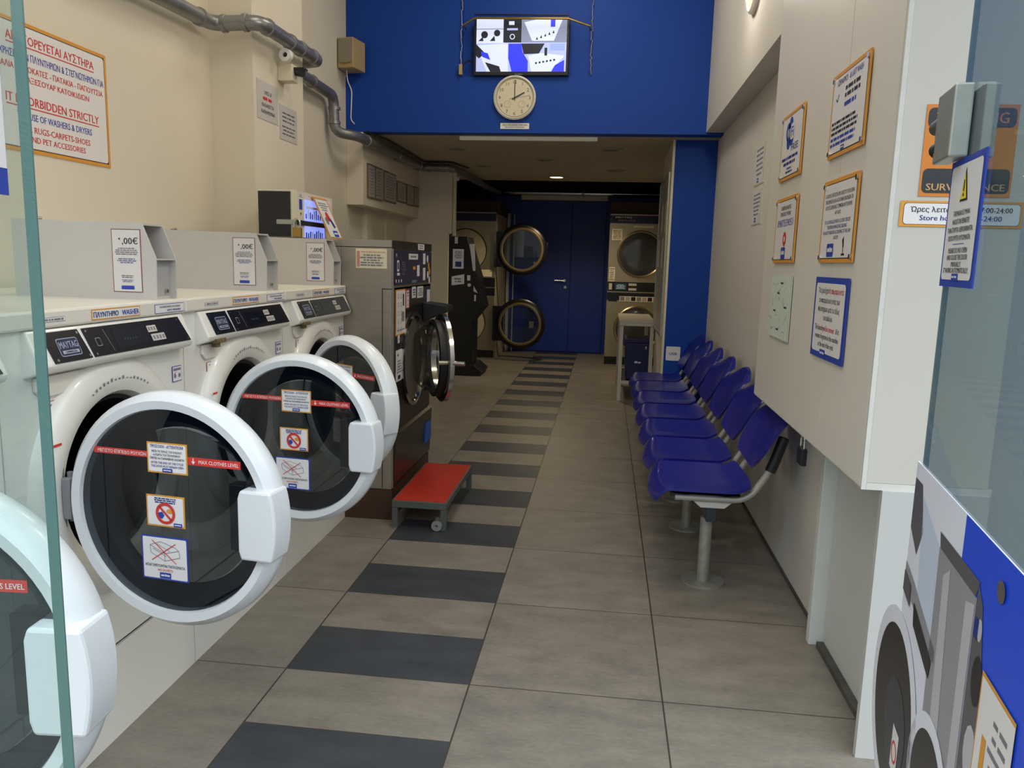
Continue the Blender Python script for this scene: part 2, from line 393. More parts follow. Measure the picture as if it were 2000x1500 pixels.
# blue fascia over the low ceiling and the mezzanine recess above it
fa = MB().box(-2.1, .83, 6.2, 6.34, 2.30, 2.715, BLUE)
fa.box(-2.1, -1.175, 6.215, 6.34, 2.716, 3.9, BLUE); fa.box(-.185, .83, 6.215, 6.34, 2.716, 3.9, BLUE); fa.box(-1.175, -.185, 6.25, 6.34, 2.716, 3.9, BLUE)
struct('wall_fascia', fa)
struct('ceiling', MB().box(-2.3, 1.0, .75, 6.34, 3.9, 4.0, WALL))
struct('ceiling_low', MB().box(-2.3, .83, 6.34, 9.75, 2.30, 2.42, CEIL))
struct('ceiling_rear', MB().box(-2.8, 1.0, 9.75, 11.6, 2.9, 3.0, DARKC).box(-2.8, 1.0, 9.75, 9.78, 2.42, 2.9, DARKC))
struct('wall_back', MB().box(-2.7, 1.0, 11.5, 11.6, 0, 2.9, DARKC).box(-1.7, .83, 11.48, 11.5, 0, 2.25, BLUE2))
# blue double door
d1 = struct('door_1', MB().box(-1.42, -.525, 11.455, 11.478, .02, 2.2, BLUE2), bevel=.004)
d2 = struct('door_2', MB().box(-.515, -.03, 11.455, 11.478, .02, 2.2, BLUE2), bevel=.004)
h = MB().cyl((-.60, 11.455, 1.06), (-.60, 11.40, 1.06), .022, CHROME).tube([(-.60, 11.40, 1.06), (-.74, 11.395, 1.06)], .011, CHROME)
h.cyl((-.585, 11.455, .965), (-.585, 11.43, .965), .022, CHROME); h.build('door_handle', parent=d1)
G(MB(), (0, 0, 0), (1, 0, 0), (0, 0, 1))
nb = MB().box(-.93, -.86, 11.445, 11.455, 1.44, 1.60, PAPER); tag(nb.build('notice'), 'small white notice stuck on the blue back door behind the upper dryer door', 'notice')
nb = MB().box(-1.06, -.99, 11.445, 11.455, 1.22, 1.32, CREAMP); tag(nb.build('notice'), 'small yellowish note on the blue back door seen through the upper dryer door', 'notice')
nb = MB().box(-1.10, -1.03, 11.445, 11.455, .35, .45, CREAMP); tag(nb.build('notice'), 'small yellowish note on the blue back door seen through the lower dryer door', 'notice')
# blue column at the end of the chair row, and the partition behind it
struct('trim_9', MB().box(.50, .83, 6.47, 6.6, 0, 2.30, BLUE))
struct('wall_partition', MB().box(.492, .83, 6.6, 7.6, 0, 2.30, WALLR).box(.482, .50, 6.465, 6.6, 0, 2.3, CREAM))
# rear left narrow door frame strips
struct('trim_10', MB().box(-1.45, -1.41, 11.38, 11.46, 0, 2.0, GREYC).box(-1.36, -1.345, 11.42, 11.46, 0, 2.0, GREYC))
# baseboard: dark joint along right wall
struct('baseboard_right', MB().box(.822, .832, 2.78, 6.37, 0, .012, mat('dark_joint', '#4b4a44', .9, noise=.3)).box(.797, .8215, 2.08, 2.69, 0, .02, mat('dark_joint')))

# ================================================================ right cupboard with notices
cb = thing('wall_cupboard', 'tall white wall-hung cupboard covered in notices on the right wall', 'cupboard', (.685, 2.06, .757))
b = MB().box(.004, .145, .004, 1.50, 0, 2.1, PANEL); b.build('carcass', cb)
b = MB().box(0, .004, .012, .445, .006, 2.1, PANEL).box(0, .004, .449, 1.50, .006, 2.1, PANEL); b.build('side_panel', cb)
b = MB().box(.0, .012, -.004, .006, 0, 2.1, EDGE).box(.0125, .32, -.004, .004, 0, .018, EDGE); b.build('edge_strip', cb)
PF = mat('cupboard_front_laminate', '#c8c5b9', .4, noise=.015, scale=3); b = MB().box(.013, .31, -.002, .0035, .019, 2.1, PF).box(.145, .31, .0045, .03, 0, 2.1, PF); b.build('front_panel', cb)
# padlock hanging under it
pk = thing('padlock', 'black padlock with a steel shackle hanging under the white wall cupboard', 'padlock', (.70, 2.72, .757))
MB().box(-.010, .010, -.032, .032, -.105, -.045, SEATU).build('lock_body', pk, bevel=.004)
MB().tube([(0, -.022, -.05), (0, -.022, -.012), (0, -.014, .002), (0, .014, .002), (0, .022, -.012), (0, .022, -.05)], .0045, CHROME, bend=.01).build('shackle', pk)

# ---------------------------------------------------------------- notices
def sign_mb(w_, h_, border, bw, paper=PAPER, t=.004, round_=False, inner=None):
    mb = MB().box(-w_ / 2, w_ / 2, -h_ / 2, h_ / 2, 0, t, border)
    g = G(mb, (0, 0, t), (1, 0, 0), (0, 1, 0))
    g.rect(-w_ / 2 + bw * .8, w_ / 2 - bw * .8, -h_ / 2 + bw * .8, h_ / 2 - bw * .8, inner or BLACKP, 1)
    (g.rrect(-w_ / 2 + bw, w_ / 2 - bw, -h_ / 2 + bw, h_ / 2 - bw, bw * .8, paper, 2) if round_ else g.rect(-w_ / 2 + bw, w_ / 2 - bw, -h_ / 2 + bw, h_ / 2 - bw, paper, 2))
    return mb, g
FACE = {'+x': (R90, 0, R90), '-x': (R90, 0, -R90), '-y': (R90, 0, 0)}
def place_sign(mb, name, label, cat, loc, face, group=None, screws=None):
    o = mb.build(name, loc=loc, rot=FACE[face] if isinstance(face, str) else face); o['label'] = label; o['category'] = cat
    if group: o['group'] = group
    if screws:
        w_, h_ = screws
        for sx in (-1, 1):
            for sy in (-1, 1):
                MB().cyl((sx * w_, sy * h_, .003), (sx * w_, sy * h_, .009), .008, CHROME, 12).build('screw', o)
    return o
# big bilingual sign on the left wall
mb, g = sign_mb(.636, .45, ORANGE, .016, round_=True)
def T(s, v, h_, m, u=0, w=None, ul=False):
    g.text(s, u, v, h_, m, w=w)
    if ul: g.rect(u - w / 2, u + w / 2, v - h_ * .85, v - h_ * .72, m, 3)
T('ΑΠΑΓΟΡΕΥΕΤΑΙ ΑΥΣΤΗΡΑ', .166, .032, REDT, w=.471, ul=True)
T('Η ΧΡΗΣΗ ΤΩΝ ΠΛΥΝΤΗΡΙΩΝ & ΣΤΕΓΝΩΤΗΡΙΩΝ ΓΙΑ', .107, .026, BLUEP, w=.585)
T('ΧΑΛΙΑ - ΦΛΟΚΑΤΕΣ - ΠΑΤΑΚΙΑ - ΠΑΠΟΥΤΣΙΑ', .066, .022, REDT, w=.57)
T('ΚΑΙ ΑΞΕΣΟΥΑΡ ΚΑΤΟΙΚΙΔΙΩΝ', .030, .021, REDT, w=.392)
T('IT IS FORBIDDEN STRICTLY', -.043, .032, REDT, w=.503, ul=True)
T('THE USE OF WASHERS & DRYERS', -.098, .025, BLUEP, w=.406)
T('FOR RUGS-CARPETS-SHOES', -.1415, .023, REDT, w=.378)
T('AND PET ACCESSORIES', -.176, .022, REDT, w=.317)
place_sign(mb, 'wall_sign', 'large orange-bordered sign forbidding rugs and carpets, high on the left wall', 'sign', (-2.1, 2.84, 1.888), '+x')
# two papers on the pillar
mb, g = sign_mb(.27, .20, PAPERD, .002, PAPERD, .002, inner=PAPERD)
g.text('ΟΛΕΣ ΟΙ', 0, .045, .02, BLACKP, w=.09); g.lines(-.09, .09, .028, -.002, 1, REDT, 3); g.text('ΚΑΛΑΘΙΣΤΑ', 0, -.02, .02, BLACKP, w=.15); g.text('ΚΑΘΗΜΕΡΙΝΑ', 0, -.055, .02, BLACKP, w=.17)
place_sign(mb, 'notice', 'pale laminated notice on the pillar, the nearer and higher of two', 'notice', (-1.865, 4.21, 2.135), '+x')
mb, g = sign_mb(.25, .19, PAPERD, .002, PAPERD, .002, inner=PAPERD)
g.lines(-.10, .10, .065, .0, 3, mat('faded_print', '#5c5a60', .6), 5, fill=.35); g.lines(-.10, .10, -.01, -.07, 3, mat('faded_print'), 6, fill=.35)
place_sign(mb, 'notice', 'pale laminated notice on the pillar, the farther and lower of two', 'notice', (-1.865, 4.488, 2.065), '+x')
# five framed notices on the bulkhead
for i, (y0, y1, z0, z1, lab) in enumerate([(6.29, 6.50, 1.80, 2.074, 'grey framed notice with brown edge, nearest on the bulkhead above the steel washer'),
        (6.505, 6.715, 1.80, 2.074, 'grey framed notice, second from the near end of the bulkhead, touching the nearest one'),
        (6.76, 7.165, 1.81, 2.072, 'widest framed notice, third from the near end of the bulkhead'),
        (7.2, 7.515, 1.84, 2.03, 'small framed notice on the bulkhead, first of the three low ones'),
        (7.55, 7.83, 1.835, 2.033, 'small framed notice on the bulkhead, middle of the three low ones'),
        (7.845, 8.04, 1.843, 2.04, 'small framed notice on the bulkhead, farthest of the three low ones')]):
    mb, g = sign_mb(y1 - y0, z1 - z0, mat('brown_frame', '#7d6348', .5), .012, mat('dim_paper', '#a9a49c', .4), .01)
    a = (y1 - y0) / 2 - .03; c = (z1 - z0) / 2 - .03
    g.lines(-a, a, c, -c, 9, GREYP, i + 20, fill=.4)
    place_sign(mb, 'framed_notice', lab, 'notice', (-1.96, (y0 + y1) / 2, (z0 + z1) / 2), '+x', group='framed notices on the bulkhead')
# notices on the cupboard side
XS = .6815
def cup_sign(cy, cz, border, fn, lab, w_=.35, h_=.25, bw=.014, **k):
    global g
    mb, g = sign_mb(w_, h_, border, bw, **k); fn(g)
    place_sign(mb, 'cupboard_sign', lab, 'sign', (XS, cy, cz), '-x', screws=(w_ / 2 - .016, h_ / 2 - .016))
def s_wifi(g):
    g.disc(-.06, .055, .035, BLUEP, 3); g.disc(-.02, .075, .032, BLUEP, 3); g.disc(.0, .035, .038, BLUEP, 3); g.disc(-.045, .02, .032, BLUEP, 3)
    g.rrect(-.025, .045, .02, .08, .02, PAPER, 4); g.text('Wi', -.05, .05, .036, PAPER, w=.045, k=5); g.text('Fi', .01, .05, .04, BLUEP, w=.04, k=5)
    g.text('FREE', .06, -.01, .026, NAVY, w=.11); g.lines(-.14, .12, -.035, -.075, 2, NAVY, 2); g.lines(-.06, .05, -.078, -.105, 2, NAVY, 4)
def s_hours(g):
    g.text('ΩΡΑΡΙΟ', -.07, .095, .018, NAVY, w=.10); g.text('& LAST WASH', .06, .095, .018, BLUEP, w=.12)
    g.ring(-.11, .04, .027, .032, REDT); g.line((-.11, .04), (-.098, .06), .004, BLACKP, 4); g.line((-.11, .04), (-.124, .05), .004, BLACKP, 4)
    g.lines(-.06, .13, .075, .035, 2, BLACKP, 7); g.lines(-.06, .10, .03, .008, 1, BLUEP, 8); g.lines(-.15, .15, -.015, -.06, 3, BLACKP, 9, center=False)
    g.lines(-.15, .14, -.062, -.095, 2, BLUEP, 10, center=False); g.logo(-.02, -.104, .035, .014)
def s_phone(g):
    g.text('ΤΗΛΕΦΩΝΟ ΑΝΑΓΚΗΣ', 0, .085, .016, BLACKP, w=.17); g.text('EMERGENCY PHONE', 0, .062, .016, NAVY, w=.17)
    g.text('0987559051', 0, .028, .028, BLUEP, w=.26); g.disc(.01, -.035, .028, REDT, 3); g.disc(.01, -.035, .011, PAPER, 4, n=16); g.logo(0, -.088, .07, .045)
def s_cctv(g):
    g.text('Ο ΧΩΡΟΣ ΕΛΕΓΧΕΤΑΙ ΜΕ ΚΛΕΙΣΤΟ ΚΥΚΛΩΜΑ', 0, .078, .012, BLACKP, w=.29); g.text('ΤΗΛΕΟΡΑΣΗΣ ΚΑΙ ΚΑΤΑΓΡΑΦΗ ΕΙΚΟΝΩΝ ΓΙΑ', 0, .060, .012, BLACKP, w=.28)
    g.text('ΛΟΓΟΥΣ ΑΣΦΑΛΕΙΑΣ ΣΥΜΦΩΝΑ ΜΕ ΤΟ ΝΟΜΟ', 0, .042, .012, BLACKP, w=.27); g.text('ΑΡ 2472', .0, .024, .011, BLACKP, w=.06)
    g.text('IT IS CONTROLLED WITH A CLOSED CIRCUIT', 0, -.002, .011, NAVY, w=.26); g.text('TELEVISION IMAGE RECORDING', 0, -.018, .011, NAVY, w=.2)
    g.text('FOR SAFETY REASONS ACCORDING TO THE LAW', 0, -.034, .011, NAVY, w=.28); g.text('2472/97', 0, -.05, .011, NAVY, w=.05)
    g.logo(-.05, -.088, .07, .04); g.poly([(.07, -.06), (.085, -.05), (.09, -.08), (.08, -.085)], BLACKP, 3); g.line((.082, -.08), (.085, -.102), .006, BLACKP, 3); g.line((.07, -.102), (.1, -.102), .006, BLACKP, 3)
cup_sign(3.168, 1.786, ORANGE, s_wifi, 'orange-framed free WiFi sign with a blue cloud emblem on the cupboard side')
cup_sign(2.462, 1.785, ORANGE, s_hours, 'orange-framed notice with a small red clock on the cupboard side, topmost of all')
cup_sign(3.163, 1.467, ORANGE, s_phone, 'orange-framed emergency phone number sign under the WiFi sign')
cup_sign(2.464, 1.467, ORANGE, s_cctv, 'orange-framed closed circuit camera notice below the clock notice')
def s_take(g):
    g.text('Τα ρούχα', -.07, .085, .018, BLACKP, w=.11); g.text('θα απομακρύνονται', .065, .085, .018, REDT, w=.15)
    g.text('αν παραμείνουν εντός των', 0, .055, .017, BLACKP, w=.22); g.text('πλυντηρίων μετά το τέλος', 0, .028, .017, BLACKP, w=.23); g.text('του κύκλου.', 0, .002, .017, BLACKP, w=.10)
    g.text('The laundry', -.085, -.03, .018, BLACKP, w=.10); g.text('will be removed', .02, -.03, .018, REDT, w=.11); g.text('if it', .11, -.03, .018, BLACKP, w=.03)
    g.text('remains forgotten in the machine', 0, -.056, .017, BLACKP, w=.25); g.text('at the end of the cycle.', 0, -.080, .017, BLACKP, w=.17); g.logo(-.03, -.108, .06, .022)
mb, g = sign_mb(.345, .25, BLUEP, .018, round_=True, inner=BLUEP); s_take(g)
place_sign(mb, 'cupboard_sign', 'blue-bordered notice about forgotten laundry, lowest on the near half of the cupboard', 'sign', (XS, 2.47, 1.172), '-x')
mb, g = sign_mb(.345, .248, MAPG, .002, MAPG, .003, inner=GREYP)
rn = random.Random(4)
for i in range(60):
    u_ = rn.uniform(-.15, .13); v_ = rn.uniform(-.11, .1); a = rn.uniform(0, 3.1); l_ = rn.uniform(.01, .045)
    g.line((u_, v_), (u_ + l_ * cos(a), v_ + l_ * sin(a) * .6), .0025, rn.choice([PAPER, GREYP, mat('map_road', '#e7cfd2', .6), mat('map_park', '#9fc2a2', .6)]), 3)
for u_, v_ in ((.02, .09), (-.03, .05), (-.01, -.09), (.1, .0), (-.08, -.02)): g.lines(u_ - .03, u_ + .03, v_ + .008, v_ - .004, 1, BLACKP, 3, k=4)
place_sign(mb, 'street_map', 'pale green street map sheet stuck low on the far half of the cupboard', 'map', (XS, 3.152, 1.172), '-x')
# two small notices on the wall behind the cupboard
for cz, hh, lab in ((1.895, .225, 'small white notice on the right wall beyond the cupboard, the upper one'), (1.66, .195, 'small white notice on the right wall beyond the cupboard, the lower one')):
    mb, g = sign_mb(.27, hh, CREAMP, .006, PAPER, .003, inner=PAPER); g.lines(-.11, .11, hh / 2 - .02, -hh / 2 + .045, 6, GREYP, 5, fill=.4); g.logo(-.02, -hh / 2 + .025, .05, .025)
    place_sign(mb, 'notice', lab, 'notice', (.83, 4.63, cz), '-x')
# video warning and opening hours on the cupboard front (face -y)
mb = MB(); g = G(mb, (0, 0, 0), (1, 0, 0), (0, 1, 0)); OR2 = mat('warning_orange', '#d8822c', .5); DGR = mat('warning_dark', '#2c3236', .5)
mb.box(-.105, .105, -.108, .108, 0, .0006, OR2); g.l = .0006
g.rrect(-.1, .1, .055, .1, .012, DGR, 2); g.text('WARNING', 0, .078, .026, OR2, w=.165); g.rrect(-.1, .1, -.1, -.042, .012, DGR, 2)
g.text('VIDEO', 0, -.06, .017, mat('warning_tan', '#cda06a', .5), w=.07); g.text('SURVEILLANCE', 0, -.085, .017, mat('warning_tan'), w=.18)
g.disc(-.045, .0, .02, DGR, 2); g.poly([(-.05, -.015), (.05, -.005), (.05, .035), (-.04, .03)], DGR, 2); g.disc(.035, .02, .02, mat('warning_glass', '#7d93a4', .4), 3); g.line((0, -.04), (0, 0), .012, DGR, 2)
place_sign(mb, 'warning_sign', 'orange and dark video surveillance warning sign on the cupboard front', 'sign', (.855, 2.0565, 1.612), '-y')
mb = MB().box(-.142, .142, -.031, .031, 0, .0008, ORANGE); g = G(mb, (0, 0, .0008), (1, 0, 0), (0, 1, 0))
g.rrect(-.134, .136, -.026, .026, .008, BLACKP, 1); g.rrect(-.133, .135, -.025, .025, .008, PAPER, 2)
g.text('Ώρες λειτουργίας 07:00-24:00', .0, .011, .013, BLACKP, w=.235); g.text('Store hours 07:00-24:00', .0, -.009, .013, NAVY, w=.19); g.logo(0, -.021, .03, .009)
place_sign(mb, 'opening_hours_sign', 'white and orange bilingual store hours sign under the surveillance warning', 'sign', (.853, 2.0565, 1.462), '-y')
# USB plate low on the blue column
mb = MB(); g = G(mb, (0, 0, .006), (1, 0, 0), (0, 1, 0)); g2 = G(mb, (0, 0, .0), (1, 0, 0), (0, 1, 0)); mb.box(-.056, .056, -.056, .056, 0, .005, PAPER); g.rrect(-.058, .058, -.058, .058, .012, PAPER, 0)
g.text('USB', 0, 0, .022, NAVY, w=.06)
place_sign(mb, 'usb_sign', 'small white square USB sign low on the blue column', 'sign', (.575, 6.47, .605), '-y')
# framed glass panel on the partition
fr = thing('notice_board', 'tall silver framed glass notice panel on the partition beside the blue column', 'panel', (.49, 7.12, .95))
MB().box(-.012, 0, -.50, .50, -.2, 1.1, mat('dim_paper')).build('backing', fr)
MB().box(-.02, 0, -.52, -.50, -.22, 1.12, ALU).box(-.02, 0, .50, .52, -.22, 1.12, ALU).box(-.02, 0, -.5, .5, 1.1, 1.12, ALU).box(-.02, 0, -.5, .5, -.22, -.2, ALU).build('frame', fr)
for i in range(4): 
    mb = MB().box(-.0135, -.012, -.4 + .22 * i, -.24 + .22 * i, .65 - .3 * (i % 2), .9 - .3 * (i % 2), PAPER if i % 2 else CREAMP); mb.build('paper', fr)
# ================================================================ coin washers
def stickers_door(door, R):
    def st(u0, u1, v0, v1, border, fn, name='sticker'):
        w_, h_ = u1 - u0, v1 - v0
        mb = MB().box(-w_ / 2, w_ / 2, -h_ / 2, h_ / 2, 0, .0008, border); g = G(mb, (0, 0, .0008), (1, 0, 0), (0, 1, 0)); b = .0035
        g.rrect(-w_ / 2 + b, w_ / 2 - b, -h_ / 2 + b, h_ / 2 - b, .003, PAPER, 1); fn(g)
        mb.build(name, door, loc=(R + (u0 + u1) / 2, -.0225, (v0 + v1) / 2), rot=FACE['-y'])
    def a(g):
        g.text('ΠΡΟΣΟΧΗ - ΑΤΤΕΝΤΙΟΝ!', 0, .027, .0075, NAVY, w=.085)
        g.text('ΜΕΤΑ ΤΟ ΤΕΛΟΣ ΤΟΥ ΚΥΚΛΟΥ', 0, .015, .0055, BLACKP, w=.078); g.text('Η ΠΟΡΤΑ ΤΟΥ ΠΛΥΝΤΗΡΙΟΥ', 0, .007, .0055, BLACKP, w=.07); g.text('ΠΡΕΠΕΙ ΝΑ ΠΑΡΑΜΕΙΝΕΙ ΑΝΟΙΚΤΗ', 0, -.001, .0055, BLACKP, w=.088)
        g.text('AFTER THE END OF THE CYCLE', 0, -.011, .0055, NAVY, w=.084); g.text('THE DOOR MUST REMAIN OPEN', 0, -.019, .0055, NAVY, w=.084); g.logo(0, -.028, .026, .009)
    st(-.054, .050, .090, .161, ORANGE, a)
    def b(g):
        g.lines(-.04, .04, .032, .018, 3, NAVY, 3, fill=.6); g.disc(-.012, -.010, .009, BLUEP, 3, n=5); g.disc(.012, .001, .010, ORANGE, 3, n=7, ry=.006)
        g.ring(0, -.005, .0185, .0255, REDT, 4); g.line((-.016, .011), (.016, -.021), .0055, REDT, 4); g.logo(.032, -.03, .022, .009, 5)
    st(-.062, .038, -.036, .038, ORANGE, b)
    def c(g):
        for p, q in (((-.038, .03), (-.01, .04)), ((-.01, .04), (.03, .028)), ((-.038, .03), (-.036, .012)), ((-.036, .012), (0, -.006)), ((0, -.006), (.04, .006)), ((.04, .006), (.038, .02)), ((.03, .028), (.038, .02)), ((-.038, .03), (.0, .012)), ((0, .012), (.038, .022)), ((-.03, .022), (.005, .005)), ((0, .012), (0, -.006)), ((-.02, .034), (.015, .018))):
            g.line(p, q, .0012, GREYP, 3)
        g.line((-.032, .042), (.03, -.01), .002, REDT, 4); g.line((-.034, -.006), (.03, .038), .002, REDT, 4)
        g.text('ΑΠΑΓΟΡΕΥΟΝΤΑΙ ΠΑΠΛΩΜΑΤΑ', 0, -.018, .007, BLACKP, w=.105); g.text('NO DUVETS', 0, -.028, .006, REDT, w=.04); g.logo(0, -.041, .03, .014)
    st(-.080, .042, -.165, -.060, BLUEP, c)
    mb = MB().box(-.071, .071, -.0072, .0072, 0, .0008, REDT); g = G(mb, (0, 0, .0008), (1, 0, 0), (0, 1, 0)); g.text('ΜΕΓΙΣΤΟ ΕΠΙΠΕΔΟ ΡΟΥΧΩΝ', .004, 0, .0078, PAPER, w=.128, k=1)
    mb.build('level_tape', door, loc=(R - .125, -.0225, .131), rot=FACE['-y'])
    mb = MB().box(-.066, .066, -.009, .009, 0, .0008, REDT); g = G(mb, (0, 0, .0008), (1, 0, 0), (0, 1, 0)); g.text('MAX CLOTHES LEVEL', .012, 0, .0085, PAPER, w=.10, k=1)
    g.line((-.052, .007), (-.052, -.001), .0025, PAPER, 1); g.poly([(-.057, .0), (-.052, -.007), (-.047, .0)], PAPER, 1)
    mb.build('level_tape', door, loc=(R + .117, -.0225, .1245), rot=FACE['-y'])

def make_washer(k, phi, label, tilt=0):
    y0 = 1.49 + .74 * k
    t = thing('washing_machine', label, 'washing machine', (-1.275, y0, 0), 0, 'white coin washers in a row')
    W_ = .7385; CY, CZ = .375, .737
    b = MB(); b.box(-.80, -.02, .003, .02, 0, 1.12, WHITE).box(-.80, -.02, W_ - .017, W_, 0, 1.12, WHITE).box(-.80, -.78, .02, W_ - .017, 0, 1.12, WHITE).box(-.78, -.02, .02, W_ - .017, 0, .03, WHITE)
    b.box(-.02, 0, .003, W_, .0, .258, WHITE).box(-.02, -.008, .003, W_, .255, .275, GASK)
    hole_plate(b, .003, W_, .268, 1.03, CY, CZ, .236, 0, WHITE); hole_plate(b, .003, W_, .268, 1.03, CY, CZ, .236, -.02, WHITE)
    b.box(-.02, 0, .003, W_, 1.03, 1.14, WHITE); b.box(-.0195, -.0005, .0025, .0045, .262, 1.03, WHITE).box(-.0195, -.0005, W_ - .0015, W_ + .0005, .262, 1.03, WHITE)
    b.build('cabinet', t)
    b = MB().box(-.802, .014, .0, .739, 1.14, 1.182, WHITE2); b.build('lid', t, bevel=.006)
    b = MB().lathe([(.315, -.002), (.308, .014), (.285, .028), (.25, .032), (.222, .022), (.212, .006), (.208, -.02)], (0, CY, CZ), (1, 0, 0), WHITE, 64); fr_ = b.build('front_ring', t)
    b = MB(); g = G(b, (.0335, 0, 0), (0, 1, 0), (0, 0, 1))
    rn = random.Random(3)
    for i in range(16):
        a = radians(62 + i * 3.6); u_, v_ = CY + .255 * cos(a), CZ + .255 * sin(a)
        g.rect(u_ - .003, u_ + .003, v_ - .0015, v_ + rn.uniform(.0015, .008), GREYP, 0)
    b.build('ring_print', t)
    b = MB(); G(b, (.032, 0, 0), (0, 1, 0), (0, 0, 1)).rect(CY - .262, CY - .232, .868, .874, REDT, 0); b.build('red_mark', t)
    MB().lathe([(.209, .004), (.200, -.004), (.198, -.03), (.19, -.05), (.188, -.09)], (0, CY, CZ), (1, 0, 0), GASK, 48).build('gasket', t)
    MB().lathe([(.188, -.09), (.24, -.10), (.24, -.42), (.0, -.42)], (0, CY, CZ), (1, 0, 0), DRUM, 40).build('drum', t)
    # console with two dark plates
    c = MB().prism([(-.05, 1.138), (.012, 1.138), (.046, 1.058), (.040, 1.044), (.0, 1.030), (-.05, 1.03)], 'y', .075, .722, WHITE).build('console', t, bevel=.005)
    dx, dz = -.034, .08; L = math.hypot(dx, dz); ux = Vector((0, 1, 0)); uy = Vector((dx / L, 0, dz / L)); n = ux.cross(uy)
    base = Vector((.045, 0, 1.0605))
    def plate(name, pl_, mt, fn):
        m = MB(); lo = [base + ux * u_ + uy * v_ for u_, v_ in pl_]; m.add(lo + [p + n * .003 for p in lo], [tuple(range(4))[::-1], (4, 5, 6, 7)] + [(i, (i + 1) % 4, 4 + (i + 1) % 4, 4 + i) for i in range(4)], mt)
        g = G(m, base + n * .003, ux, uy); fn(g); return m.build(name, c)
    def badge(g):
        BD = mat('badge_navy', '#22284a', .35); SL = mat('badge_silver', '#a3a6b2', .35); g.rrect(.150, .222, .014, .058, .006, SL, 1); g.rrect(.152, .220, .016, .056, .005, BD, 2)
        g.text('MAYTAG', .186, .042, .017, SL, w=.062); g.rect(.158, .214, .020, .028, SL, 3); g.text('COMMERCIAL', .186, .024, .005, BD, w=.04, k=4)
        for u_, v_ in ((.124, .068), (.232, .068), (.134, .008), (.245, .008)): g.disc(u_, v_, .0035, CHROME, 1, n=10)
    plate('badge_plate', [(.123, .001), (.252, .001), (.238, .076), (.115, .076)], PANB, badge)
    def disp(g):
        g.line((.342, .008), (.328, .068), .0015, GREYP, 1)
        g.rrect(.285, .305, .026, .048, .003, GREYP, 1); g.rrect(.287, .303, .028, .046, .003, PANB, 2); g.rect(.36, .50, .014, .060, mat('lcd_dark', '#0c1322', .12), 1)
        for i in range(5): g.rect(.395 + i * .012, .403 + i * .012, .03, .036, mat('lcd_segment', '#26323c', .3), 2)
        g.rrect(.512, .556, .042, .061, .002, GREYBOX, 1); g.rrect(.518, .583, .016, .036, .002, GREYBOX, 1)
        for i in range(3): g.rect(.516 + i * .013, .524 + i * .013, .047, .056, GREYP, 2)
        for i in range(4): g.rect(.524 + i * .015, .533 + i * .015, .020, .031, GREYP, 2)
        for u_, v_ in ((.264, .068), (.672, .068), (.272, .008), (.695, .008)): g.disc(u_, v_, .003, CHROME, 1, n=10)
    plate('display_panel', [(.262, .001), (.705, .001), (.684, .076), (.254, .076)], PANB, disp)
    MB().prism([(.10, 1.03), (.285, 1.03), (.285, 1.0), (.268, .982), (.12, .982), (.10, 1.0)], 'x', 0, .010, WHITE2).build('detergent_drawer', t, bevel=.003)
    if k in (1, 2): MB().box(.028, .048, .120, .185, 1.034, 1.048, mat('rust', '#6b5a38', .8, noise=.4, scale=60)).box(.02, .04, .135, .16, 1.02, 1.036, mat('rust')).build('rusty_latch', t, bevel=.003)
    # stickers on the front
    def flat(name, u0, u1, v0, v1, x, border, fn, bb=.003):
        w_, h_ = u1 - u0, v1 - v0; m = MB().box(-w_ / 2, w_ / 2, -h_ / 2, h_ / 2, 0, .0008, border); g = G(m, (0, 0, .0008), (1, 0, 0), (0, 1, 0))
        g.rect(-w_ / 2 + bb, w_ / 2 - bb, -h_ / 2 + bb, h_ / 2 - bb, PAPER, 1); fn(g, w_, h_); m.build(name, t, loc=(x, (u0 + u1) / 2, (v0 + v1) / 2), rot=FACE['+x'])
    flat('washer_label', .300, .504, 1.147, 1.174, .014, ORANGE, lambda g, w_, h_: (g.text('ΠΛΥΝΤΗΡΙΟ', -.045, 0, .014, NAVY, w=.10), g.text('WASHER', .058, 0, .014, BLUEP, w=.075)))
    flat('small_label', .115, .205, 1.154, 1.165, .014, GREYP, lambda g, w_, h_: g.lines(-.038, .038, .004, -.004, 1, GREYP, 2), .001)
    flat('phone_label', .575, .728, 1.146, 1.172, .014, BLUEP, lambda g, w_, h_: (g.text('ΤΗΛΕΦΩΝΙΚΗ ΒΟΗΘΕΙΑ', 0, .005, .006, GREYP, w=.11), g.text('0973 050.004', .02, -.005, .006, NAVY, w=.07)), .0015)
    flat('notice_sticker', .135, .208, .905, .97, .0015, RED, lambda g, w_, h_: g.lines(-w_ * .42, w_ * .42, h_ * .4, -h_ * .4, 6, GREYP, 8), .0015)
    flat('icon_sticker', .672, .722, .935, .982, .0015, BLUEP, lambda g, w_, h_: (g.rect(-w_ * .4, w_ * .4, h_ * .2, h_ * .36, GREYP, 2), g.disc(-.012, -.006, .007, GREYP, 2, n=10), g.disc(.012, -.006, .007, GREYP, 2, n=10), g.line((-.02, .0), (-.005, .006), .002, REDT, 3)), .002)
    # coin box on top
    ya, yb_ = .632, .738
    prof = [(-.455, 1.182), (-.012, 1.182), (-.009, 1.300), (-.049, 1.400), (-.455, 1.405)]
    cbx = MB(); cbx.prism(prof, 'y', ya, ya + .004, GREYBOX).prism(prof, 'y', yb_ - .004, yb_, GREYBOX)
    cbx.box(-.454, -.050, ya + .004, yb_ - .004, 1.394, 1.399, GREYBOX).box(-.454, -.45, ya + .004, yb_ - .004, 1.183, 1.394, GREYBOX).box(-.45, -.03, ya + .004, yb_ - .004, 1.182, 1.19, GREYBOX)
